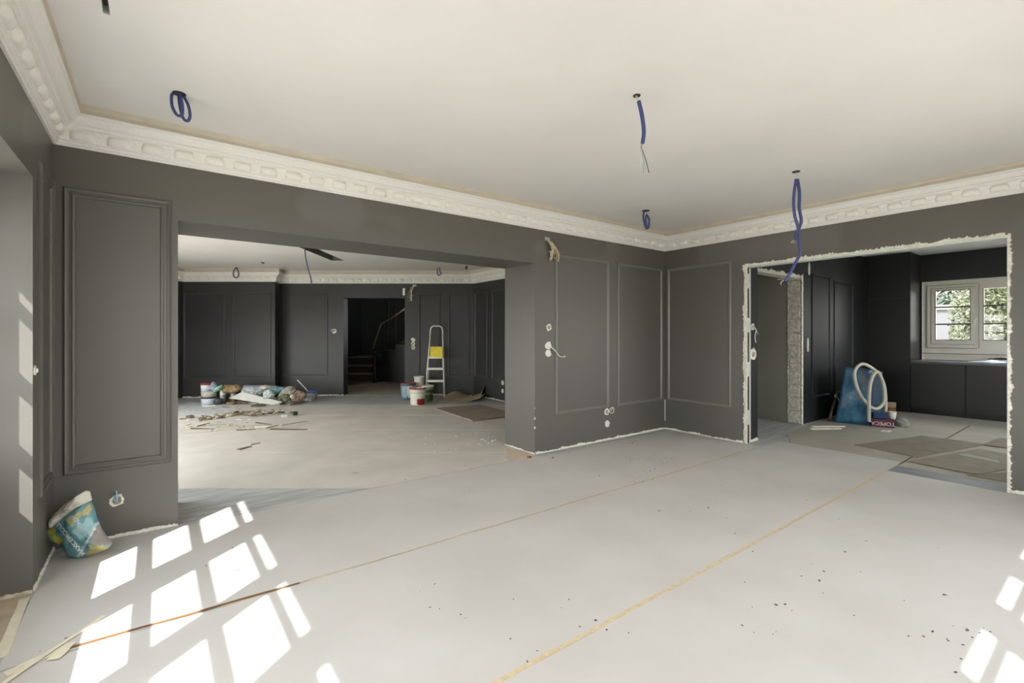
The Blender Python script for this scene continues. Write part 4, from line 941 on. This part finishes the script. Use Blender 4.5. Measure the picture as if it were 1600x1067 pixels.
hexa(bm,[a,b,d_,c_],[a+FW*.03,b+FW*.03,d_+FW*.03,c_+FW*.03]); bevel(bm,.006); tag(recenter(new('yellow_tray',fix(bm),M_yel)),'bright yellow plastic tray hooked on the ladder top','tray')
# ---- buckets
def bucket(uc,vb,F,rpx_b,rpx_t,vt,lab,colr,rim,fill=None,patch=None,name='paint_bucket',open_=True,handle=False):
    k=F/FPX; c=W((uc-800)*k,F,.004); h_=(vb-vt)*k; rb,rt=rpx_b*k,rpx_t*k
    t=thing(name,c,lab,'bucket','paint buckets by the ladder')
    bm=BM(); lathe(bm,[(0,0),(rb*.97,0),(rb,.006),(rt,h_),(rt*.95,h_),(rb*.94,.02),(0,.02)],c,seg=40)
    for e in range(1): pass
    bmesh.ops.subdivide_edges(bm,edges=[ed for ed in bm.edges if abs(ed.verts[0].co.z-ed.verts[1].co.z)>h_*.5],cuts=14)
    o=new('body',fix(bm),M_attr,t,smooth=True)
    def f(co):
        d=co-c; F_=co.x*S+co.y*C; side=(d.x*C-d.y*S)/rt; z=d.z/h_
        return colr(side,z,(d.x*S+d.y*C)<0)
    setcol(o,f)
    bm=BM(); lathe(bm,[(rt*1.0,h_-.018),(rt*1.06,h_-.016),(rt*1.07,h_+.004),(rt*1.0,h_+.008),(rt*.95,h_)],c,seg=32); new('rim',fix(bm),rim,t,smooth=True)
    if fill:
        bm=BM(); lathe(bm,[(0,h_*.93),(rt*.95,h_*.93),(rt*.95,h_*.90)],c,seg=32); new('contents',fix(bm),fill,t)
    if handle:
        bm=BM(); tube(bm,[c-RIGHT*rt*1.05+UP*h_*.9,c-RIGHT*rt*.7-FW*rt*.8+UP*h_*.55,c-FW*rt*1.12+UP*h_*.42,c+RIGHT*rt*.7-FW*rt*.8+UP*h_*.55,c+RIGHT*rt*1.05+UP*h_*.9],.004,seg=5,n=5); new('bail_handle',fix(bm),M_wirew,t)
    return t
red=lin((168,38,34)); wh=lin((226,222,210)); lb=lin((140,166,178))
bucket(652.5,631.5,9.13,10.6,12.3,606,'white bucket with red rim and red label patch, nearest of the group',lambda s,z,f:(lin((150,28,18)) if (z<.36 and .15<s<.95 and f) else (lin((170,205,175)) if .72<z<.8 else (lin((120,80,60)) if .5<z<.53 and s<.2 else wh))),mat('red_rim',lin((160,36,40)),.4),fill=mat('pinkish_white_paint',(.6,.52,.5),.4),handle=True)
bucket(637.5,624,9.9,9.5,11.5,599,'blue and white bucket with a red rim, left of the white one',lambda s,z,f:(lin((60,110,125)) if z>.86 or z<.12 else (lin((30,40,60)) if abs(s-.1)<.05 else (lb if s<.1 else wh))),mat('red_rim_dark',lin((150,50,60)),.4),fill=mat('dark_red_paint',(.2,.04,.04),.5))
bucket(668.5,626.5,9.57,7.2,9.0,602.5,'green and clear bucket with white rim beside the ladder foot',lambda s,z,f:(lin((52,92,36)) if z<.42 else (lin((150,140,96)) if z<.6 else (lin((50,110,76)) if z<.74 else lin((170,170,150))))),M_wht,name='green_bucket')
def whc(s,z,f): return lin((90,90,120)) if (.1<s<.45 and .15<z<.55 and f) else lin((216,210,200))
bucket(655,620,10.08,7,7.6,587,'tall white tub with a torn top standing behind the buckets',whc,M_raw,fill=mat('grey_rubble_fill',(.32,.26,.2),.9,var=.4,scale=30),name='white_tub')
tag(crumple('paper_bundle',P(663,600,10.25)-Vector((0,0,.0))*1,.16,.16,.16,mat('greyish_bundle',(.42,.38,.30),.9,var=.3,scale=20),2.2,n=8),'greyish paper bundle stuffed between tub and ladder','paper')
tub2=bpy.context.scene.objects[-1] if False else None
# ---- rubbish heap on the left of the dining room
GR='rubbish heap in the dining room'
def Z6(x,y): return (270+x/5.517,560+y/5.517)
def pf(name,pts,F,th,m,lab,cat,seed,wr=.045,colfn=None,freq=13):
    return tag(recenter(puff(name,[Z6(*p) for p in pts],F,th,m,seed=seed,wr=wr,seg=56,rings=12,colfn=colfn,freq=freq,back=.6,smooth=False)),lab,cat,GR)
def tubxy(name,x0,x1,y0,y1,F,m,lab,cat='tub',lid=None,par=None):
    u0,v0=Z6(x0,y0);u1,v1=Z6(x1,y1); k=F/FPX; c=P((u0+u1)/2,v1,F); r=(u1-u0)/2*k; h_=(v1-v0)*k
    t=thing(name,c,lab,cat,GR); bm=BM(); lathe(bm,[(0,0),(r*.9,0),(r,h_*.97),(r*.93,h_),(0,h_*.98)],c,seg=28); new('body',fix(bm),m,t,smooth=False)
    if lid: bm=BM(); lathe(bm,[(0,h_*.78),(r*1.06,h_*.78),(r*1.08,h_*1.0),(r*.9,h_*1.05),(0,h_*1.06)],c,seg=28); new('lid',fix(bm),lid,t)
    return t
Fh=fz(560+398/5.517)
tubxy('white_tub',252,366,342,397,Fh,mat('pale_blue_tub',(.50,.54,.62),.5),'pale bluish white tub at the bottom of the left stack')
tubxy('cardboard_tub',252,372,281,330,Fh,mat('tan_tub',(.42,.40,.34),.8,var=.1,scale=20),'tan drum in the middle of the left stack, on the white tub')
tubxy('drum_band',250,370,328,343,Fh,mat('near_black_lid',(.02,.022,.03),.5),'black lid between the two tubs of the left stack','lid')
tubxy('lidded_tub',246,322,212,282,Fh,mat('white_tub_plastic',(.58,.60,.64),.5),'small white tub with red lid topping the left stack','tub',lid=mat('dull_red_lid',lin((120,40,40)),.5))
pf('plastic_bottle_bag',[(318,282),(316,240),(330,212),(345,200),(362,204),(380,225),(378,282)],Fh,.06,mat('pink_grey_film',(.36,.36,.44),.35,var=.3,scale=14),'pinkish grey plastic bag on top of the left stack','bag',21)
pf('green_bag',[(352,285),(366,262),(395,238),(425,226),(432,240),(410,268),(380,288)],Fh-.02,.05,mat('mint_green_film',(.22,.50,.38),.4,var=.3,scale=14),'mint green plastic bag sticking out beside the left stack','bag',22)
bm=BM(); 
u,v=Z6(360,285)
for_=None
cbx=FL(*Z6(420,392))+FW*.25
rot_box(bm,cbx,.34,.26,.004,.27,-TH); bevel(bm,.004); tag(recenter(new('brown_box',fix(bm),mat('dark_brown_box',(.10,.07,.045),.85,col2=(.22,.16,.11),scale=5))),'dark brown box behind the spray can in the heap','box',GR)
pf('brown_paper_sack',[(425,300),(420,240),(450,224),(520,228),(560,222),(590,248),(585,268),(560,290),(520,300)],Fh+.12,.10,mat('ochre_brown_paper',(.26,.18,.09),.8,var=.3,scale=14),'ochre brown paper sack lying in the heap behind the spray can','sack',23)
# spray can
Fc=fz(560+392/5.517); c=P(*Z6(432,392),Fc); k=Fc/FPX/5.517
t=thing('spray_can',c,'grey spray can with pale cap standing in the heap','can',GR)
bm=BM(); lathe(bm,[(0,0),(24*k,0),(25*k,78*k),(20*k,86*k),(0,86*k)],c,seg=20); new('body',fix(bm),mat('grey_can',(.20,.21,.22),.4,metal=.4),t)
bm=BM(); lathe(bm,[(24*k,80*k),(24*k,120*k),(18*k,127*k),(0,127*k)],c,seg=20); new('cap',fix(bm),mat('pale_cap',(.45,.50,.48),.4),t)
tubxy('black_pot',366,424,346,402,Fc-.1,mat('black_pot_plastic',(.05,.055,.06),.5,var=.3,scale=20),'small black pot in front of the spray can','pot')
tubxy('small_white_jar',500,536,282,328,Fc+.12,mat('grey_white_jar',(.48,.47,.50),.5),'small white jar between the spray can and the boards','jar')
M_lbf=mat('pale_blue_grey_film',(.40,.42,.45),.4,var=.22,scale=9,bump=.4,bscale=18)
pf('rubble_sack',[(588,310),(600,255),(615,228),(700,232),(760,232),(800,262),(815,300),(760,325),(680,330)],Fh+.25,.16,M_lbf,'pale blue-grey plastic sack in the middle of the heap','sack',24)
pf('cream_sack',[(725,262),(735,232),(800,228),(860,236),(905,238),(890,262),(800,275)],Fh+.3,.12,mat('cream_film',(.50,.47,.40),.7,var=.2,scale=12),'flat cream sack on top of the heap','sack',25)
pf('teal_sack',[(820,262),(850,244),(920,242),(985,244),(965,280),(920,300),(870,315),(840,296)],Fh+.12,.10,mat('teal_film',(.12,.24,.28),.4,var=.35,scale=14),'dark teal sack in the heap','sack',26)
pf('white_sack',[(778,345),(785,290),(805,268),(840,264),(860,285),(885,315),(860,330),(820,348)],Fh,.10,mat('white_blue_film',(.50,.56,.56),.4,var=.2,scale=14),'white and pale blue sack bulging in front of the heap','sack',27)
pf('beige_sack',[(905,330),(930,290),(960,255),(1010,236),(1045,244),(1070,275),(1060,315),(1010,330)],Fh+.1,.14,mat('beige_sacking',(.33,.30,.25),.8,var=.2,scale=14),'beige dusty sack at the right of the heap','sack',28)
pf('rubble_heap_sack',[(1020,350),(1050,295),(1080,272),(1130,290),(1158,308),(1140,345),(1090,378),(1030,378)],Fh,.12,mat('reddish_rubble',(.27,.19,.145),.9,var=.4,scale=26,bump=.8,bscale=30),'reddish brown rubble sack beside the blue bucket','sack',29)
pf('green_cloth',[(912,350),(920,318),(960,305),(1000,310),(1025,340),(1030,375),(990,380),(950,365)],Fh-.12,.08,mat('olive_cloth',(.13,.15,.08),.9,var=.5,scale=22),'crumpled olive green cloth in front of the beige sack','cloth',30,wr=.03,freq=18)
pf('white_lump',[(1015,330),(1022,308),(1045,306),(1055,325),(1050,348),(1030,350)],Fh-.18,.05,mat('plaster_lump',(.55,.51,.46),.9),'round white plaster lump on the olive cloth','plaster lump',31)
# bucket with stick
Fbk=fz(560+352/5.517); c=P(*Z6(1202,353),Fbk); k=Fbk/FPX/5.517
t=thing('blue_bucket',c,'clear bucket with blue rim at the right end of the heap','bucket')
bm=BM(); lathe(bm,[(0,0),(36*k,0),(43*k,70*k),(41*k,70*k),(34*k,4*k),(0,4*k)],c,seg=28); new('body',fix(bm),mat('greyish_bucket',(.34,.33,.34),.4,var=.3,scale=18),t,smooth=True)
bm=BM(); lathe(bm,[(41*k,58*k),(45*k,60*k),(46*k,76*k),(41*k,78*k)],c,seg=28); new('rim',fix(bm),mat('blue_rim',(.08,.17,.42),.4),t,smooth=True)
bm=BM(); tube(bm,[P(*Z6(1072,184),Fbk-.05),P(*Z6(1165,281),Fbk-.03),P(*Z6(1210,330),Fbk)],.010,seg=6,n=1); tag(recenter(new('mixing_stick',fix(bm),M_wirew)),'thin pale stick standing in the blue-rimmed bucket','stick')
pf('clear_plastic_bag',[(1112,382),(1120,345),(1150,318),(1180,320),(1200,345),(1200,380)],Fbk-.35,.06,mat('clear_film',(.40,.43,.46),.15,var=.4,scale=24),'shiny clear plastic bag in front of the blue-rimmed bucket','bag',33,wr=.03,freq=18)
pos=[FL(*Z6(R_.uniform(470,1150),R_.uniform(372,404))) for _ in range(34)]
_HS=pos
# boards leaning on heap
def plank(name,uv4,z4,th,m,lab,grp=GR,cat='board'):
    pts=[P(*Z6(x,y),f) for (x,y),f in zip(uv4,z4)]; n=(pts[1]-pts[0]).cross(pts[3]-pts[0]).normalized()
    bm=BM(); hexa(bm,pts,[p-n*th*(1 if n.z>0 else -1) for p in pts]); 
    return tag(recenter(new(name,fix(bm),m)),lab,cat,grp)
f1=fz(560+402/5.517)
plank('plaster_board',[(480,342),(862,402),(948,375),(598,288)],[f1+.10,f1-.02,f1-.02,f1+.10],.018,mat('pale_board',(.50,.49,.46),.8,var=.06,scale=8),'long pale plaster board leaning across the front of the heap')
plank('plaster_board',[(590,300),(690,318),(770,326),(700,290)],[f1+.45,f1+.35,f1+.5,f1+.7],.02,M_lbf,'smaller blue-grey board behind the long pale board')
# flat slabs and chips of rubble
def chip(u,v,w2,d2,h2,ang,m,lab,cat,grp,name='plaster_fragment',seed=0,z=.004):
    c=FL(u,v); rr=random.Random(seed); n=rr.choice((4,5,6)); pts=[]
    for i in range(n):
        t=i/n*2*math.pi+rr.uniform(-.25,.25); x,y=math.cos(t)*w2/2*rr.uniform(.75,1.1),math.sin(t)*d2/2*rr.uniform(.7,1.1)
        p=RIGHT*(x*math.cos(ang)-y*math.sin(ang))+FW*(x*math.sin(ang)+y*math.cos(ang)); pts.append(c+p)
    bm=BM(); tl=rr.uniform(0,.5)*h2
    hexa(bm,[(p.x,p.y,z) for p in pts],[(p.x+rr.uniform(-.1,.1)*w2*.2,p.y,z+h2*rr.uniform(.6,1)+tl*(i/n)) for i,p in enumerate(pts)])
    return tag(recenter(new(name,fix(bm),m)),lab,cat,grp)
def Z7(x,y): return (270+x*210/1600,620+y*100/762)
big=[(425,112,.34,.12,.012,.1,M_corf,'pale rectangular plaster piece before the white tub'),(1355,240,.26,.16,.05,.1,mat('pale_green_rubble',(.38,.41,.36),.8,var=.1),'pale green plaster chunk at the right end of the rubble trail'),
 (1010,120,.28,.14,.045,.2,mat('olive_debris',(.09,.09,.04),.9),'dark olive clump above the rubble trail'),(205,256,.13,.10,.05,0,mat('dark_debris',(.10,.08,.06),.9),'dark brown lump left of the rubble trail'),
 (1075,362,.26,.10,.012,.2,M_corf,'white plaster fragment on the torn sheet edge'),(1440,218,.14,.2,.07,0,mat('dark_debris2',(.11,.08,.05),.9),'dark crumb at the right tip of the rubble trail')]
for i,(x,y,w2,d2,h2,a,m,lab) in enumerate(big): chip(*Z7(x,y),w2,d2,h2,a,m,lab,'rubble','larger rubble pieces',seed=i+60)
# slivers of wood
M_sl=mat('splinter_brown',(.20,.14,.09),.9,var=.3,scale=14); M_slate=mat('slate_scrap',(.14,.16,.18),.8); M_sl2=mat('splinter_grey',(.36,.33,.27),.9)
sl_=[((295,360),(440,318),M_sl,'brown wood sliver left of the rubble trail'),((215,388),(500,392),mat('dark_splinter',(.09,.07,.05),.9),'long dark splinter at the front of the torn sheet'),((360,355),(720,330),M_sl2,'long grey lath left of the wood heap'),((985,315),(1180,340),mat('dark_green_splinter',(.07,.08,.05),.9),'dark green splinter on the torn sheet'),
 ((1110,380),(1250,345),M_sl2,'grey splinter crossing the torn sheet edge'),((790,637),(935,597),M_sl,'brown splinter lying alone in the middle of the dining sheet'),((930,580),(1045,556),M_sl2,'thin pale splinter beside the lone brown one'),((760,405),(990,393),M_sl,'brown splinter along the torn sheet edge'),
 ((1160,396),(1600,396),mat('dark_splinter2',(.12,.10,.07),.9),'longest thin batten at the torn sheet edge'),((1300,348),(1600,296),M_sl2,'pale batten at the right of the torn sheet'),((590,130),(690,131),M_sl,'short splinter right of the spray can'),((90,275),(160,265),M_sl,'short splinter at the far left of the rubble')]
for i,(a,b,m,lab) in enumerate(sl_):
    A=FL(*Z7(*a));B=FL(*Z7(*b)); t=(B-A).normalized(); n=Vector((-t.y,t.x,0)); wd=.012+.014*(i%3)
    bm=BM(); hexa(bm,[A-n*wd*.4+UP*.004,B-n*wd*.3+UP*.004,B+n*wd*.5+UP*.004,A+n*wd+UP*.004],[A-n*wd*.3+UP*.02,B-n*wd*.2+UP*.014,B+n*wd*.3+UP*.014,A+n*wd*.8+UP*.02])
    tag(recenter(new('wood_splinter',fix(bm),m)),lab,'splinter','wood splinters on the dining room floor')
# rubble trail: individual crumbs sharing a few meshes
def crumb_meshes(mlist,n,seed,tag_):
    rr=random.Random(seed); out=[]
    for i in range(n):
        bm=BM(); bmesh.ops.create_icosphere(bm,subdivisions=1,radius=1)
        for v in bm.verts: v.co*=rr.uniform(.6,1.25); v.co.z*=.45
        mn=min(v.co.z for v in bm.verts)
        for v in bm.verts: v.co.z-=mn
        me=bpy.data.meshes.new('crumb'); bm.to_mesh(me); bm.free(); me.materials.append(mlist[i%len(mlist)]); out.append(me)
    return out
def scatter(name,meshes,pos,size,lab,cat,grp,seed):
    rr=random.Random(seed)
    for p in pos:
        o=bpy.data.objects.new(name,rr.choice(meshes)); sc.collection.objects.link(o); s=rr.uniform(*size)
        o.location=(p[0],p[1],.0045); o.scale=(s*rr.uniform(.7,1.8),s*rr.uniform(.6,1.2),s*rr.uniform(.5,1)); o.rotation_euler=(0,0,rr.uniform(0,6.28)); tag(o,lab,cat,grp)
M_cb=[mat('crumb_brown',(.20,.14,.085),.95),mat('crumb_tan',(.42,.36,.27),.95),mat('crumb_dark',(.09,.075,.06),.95),mat('crumb_grey',(.50,.48,.43),.95),mat('crumb_ochre',(.27,.18,.09),.95)]
cm=crumb_meshes(M_cb,15,5,'rub')
rr=random.Random(11); pos=[]
def along(pts,n,sp):
    for _ in range(n):
        i=rr.randrange(len(pts)-1); t=rr.random(); a,b=pts[i],pts[i+1]; x=a[0]+(b[0]-a[0])*t; y=a[1]+(b[1]-a[1])*t+rr.gauss(0,sp)
        pos.append(FL(*Z7(x,y)))
along([(320,270),(450,255),(600,230),(800,200)],110,12); along([(800,210),(1000,195),(1150,200),(1330,190)],120,12); 
scatter('rubble_crumb',cm,pos,(.014,.05),'brown and tan rubble crumb in the long trail across the dining room','rubble','rubble trail crumbs',3)
pos=[]
for _ in range(70): pos.append(FL(*Z7(rr.uniform(90,1150),rr.uniform(120,420))))
scatter('plaster_crumb',crumb_meshes([M_cb[3],M_cb[1],M_corf],6,8,'pl'),pos,(.012,.03),'pale plaster crumb on the sheet round the rubble trail','rubble','pale crumbs round the trail',4)
scatter('rubble_scrap',cm+crumb_meshes([M_lbf,M_corf,M_slate],6,77,'sc'),_HS,(.03,.075),'mixed scrap of rubble at the foot of the heap','rubble','scraps at the foot of the heap',21)
# elongated dirty streak under the trail
def blotch(name,pts,m,lab,z=.0062):
    bm=BM(); P_=[FL(*Z7(*p)) for p in pts]; hexa(bm,[(p.x,p.y,z-.001) for p in P_],[(p.x,p.y,z) for p in P_]); tag(recenter(new(name,fix(bm),m)),lab,'dust','dust patches on the dining sheet')
blotch('dust_layer',[(320,275),(360,240),(520,235),(640,215),(780,190),(870,195),(860,225),(700,240),(560,262),(400,290)],mat('brown_dust',(.30,.23,.15),.95,col2=(.47,.42,.33),scale=9),'brown dust under the left half of the rubble trail')
blotch('dust_layer',[(860,205),(1000,185),(1130,180),(1330,175),(1335,205),(1180,225),(1000,240),(900,230)],MATS['brown_dust'],'brown dust under the right half of the rubble trail')
blotch('torn_sheet_layer',[(80,385),(230,370),(480,335),(760,345),(1000,330),(1300,345),(1560,290),(1640,300),(1500,365),(1250,385),(800,400),(420,420),(80,450)],mat('torn_sheet_paper',(.56,.52,.44),.8,var=.08,scale=6),'torn pale sheet layer in front of the rubble trail',z=.0068)
# dust at stack: bluish pale powder
blotch('powder_patch',[(75,125),(200,60),(340,75),(560,95),(760,120),(700,180),(450,200),(280,200),(75,230)],mat('pale_powder',(.60,.61,.62),.9,var=.08,scale=12),'pale powder patch in front of the left stack',z=.0058)
# ---- specks on the main floor
pos=[]
for cx,cy,n,sx_,sy_ in ((985,690,16,40,9),(1010,718,14,45,7),(1010,740,14,50,14),(70,900,6,25,30),(60,1000,5,40,25),(700,930,6,90,40),(900,960,10,110,60),(1250,960,16,140,60),(1500,1000,14,60,40),(1300,860,10,150,50),(840,725,6,30,6),(640,720,14,100,40),(300,880,5,80,40),(1130,790,10,150,40),(760,690,12,30,14)):
    for _ in range(n):
        u=cx+rr.gauss(0,1)*sx_*.6; v=cy+rr.gauss(0,1)*sy_*.6
        if v<676: continue
        p=FL(u,v)
        if p.y>3.95 and (p.x<.2 or p.x>3.35) and p.y<4.7: continue
        if XL+.1<p.x<5.7 and p.y>-.3: pos.append(p)
scatter('dirt_speck',crumb_meshes([mat('speck_dark',(.07,.065,.06),.9),mat('speck_brown',(.16,.12,.09),.9),mat('speck_dark2',(.045,.045,.045),.9)],6,9,'sp'),pos,(.0025,.008),'tiny dark crumb lying on the pale protection sheets','dirt speck','dark specks on the protection sheets',6)
pos=[FL(760+rr.gauss(0,14),690+rr.gauss(0,5)) for _ in range(26)]+[FL(rr.uniform(640,780),rr.uniform(660,705)) for _ in range(20)]
pos=[p for p in pos if p.y>4.75]
scatter('plaster_crumb',crumb_meshes([M_raw],3,10,'w'),pos,(.006,.018),'white plaster crumb beyond the opening beside its right jamb','rubble','white crumbs by the opening jamb',7)
# near objects on the floor
chip(555,739,.07,.045,.004,.3,mat('grey_paper_scrap',(.42,.42,.42),.8),'small grey paper scrap alone under the opening header','paper',None,name='paper_scrap',seed=3)
chip(827,716,.05,.035,.02,.3,mat('rust_fragment',(.26,.10,.04),.9),'rust brown fragment at the foot of the opening jamb','fragment',None,name='brick_fragment',seed=4)
slab('bare_floor_patch',[tuple(FL(u,v).to_2d()) for u,v in ((791,700),(834,712),(826,719),(792,720))],.0035,.0042,mat('pinkish_screed',(.62,.50,.40),.9,var=.06),'pinkish bare patch at the foot of the opening jamb','floor patch')
chip(864,716,.03,.02,.008,.3,mat('dark_fragment',(.12,.09,.07),.9),'small dark chip just right of the opening jamb foot','fragment',None,name='plaster_chip',seed=5)
# wall chips on the opening corner
bm=BM()
for (z,w2,h2) in ((.405,.012,.035),(.30,.012,.03),(.52,.006,.015)):
    cx=3.41; lathe(bm,[(0,-h2/2),(w2,-h2*.2),(w2*.8,h2*.2),(0,h2/2)],(cx,YA,z),seg=6)
new('corner_chip',fix(bm),M_raw,wallA)
bm=BM(); box(bm,XB-.012,XB-.002,YA-.014,YA-.002,.12,.42); new('corner_filler',fix(bm),M_rawg,wallA)
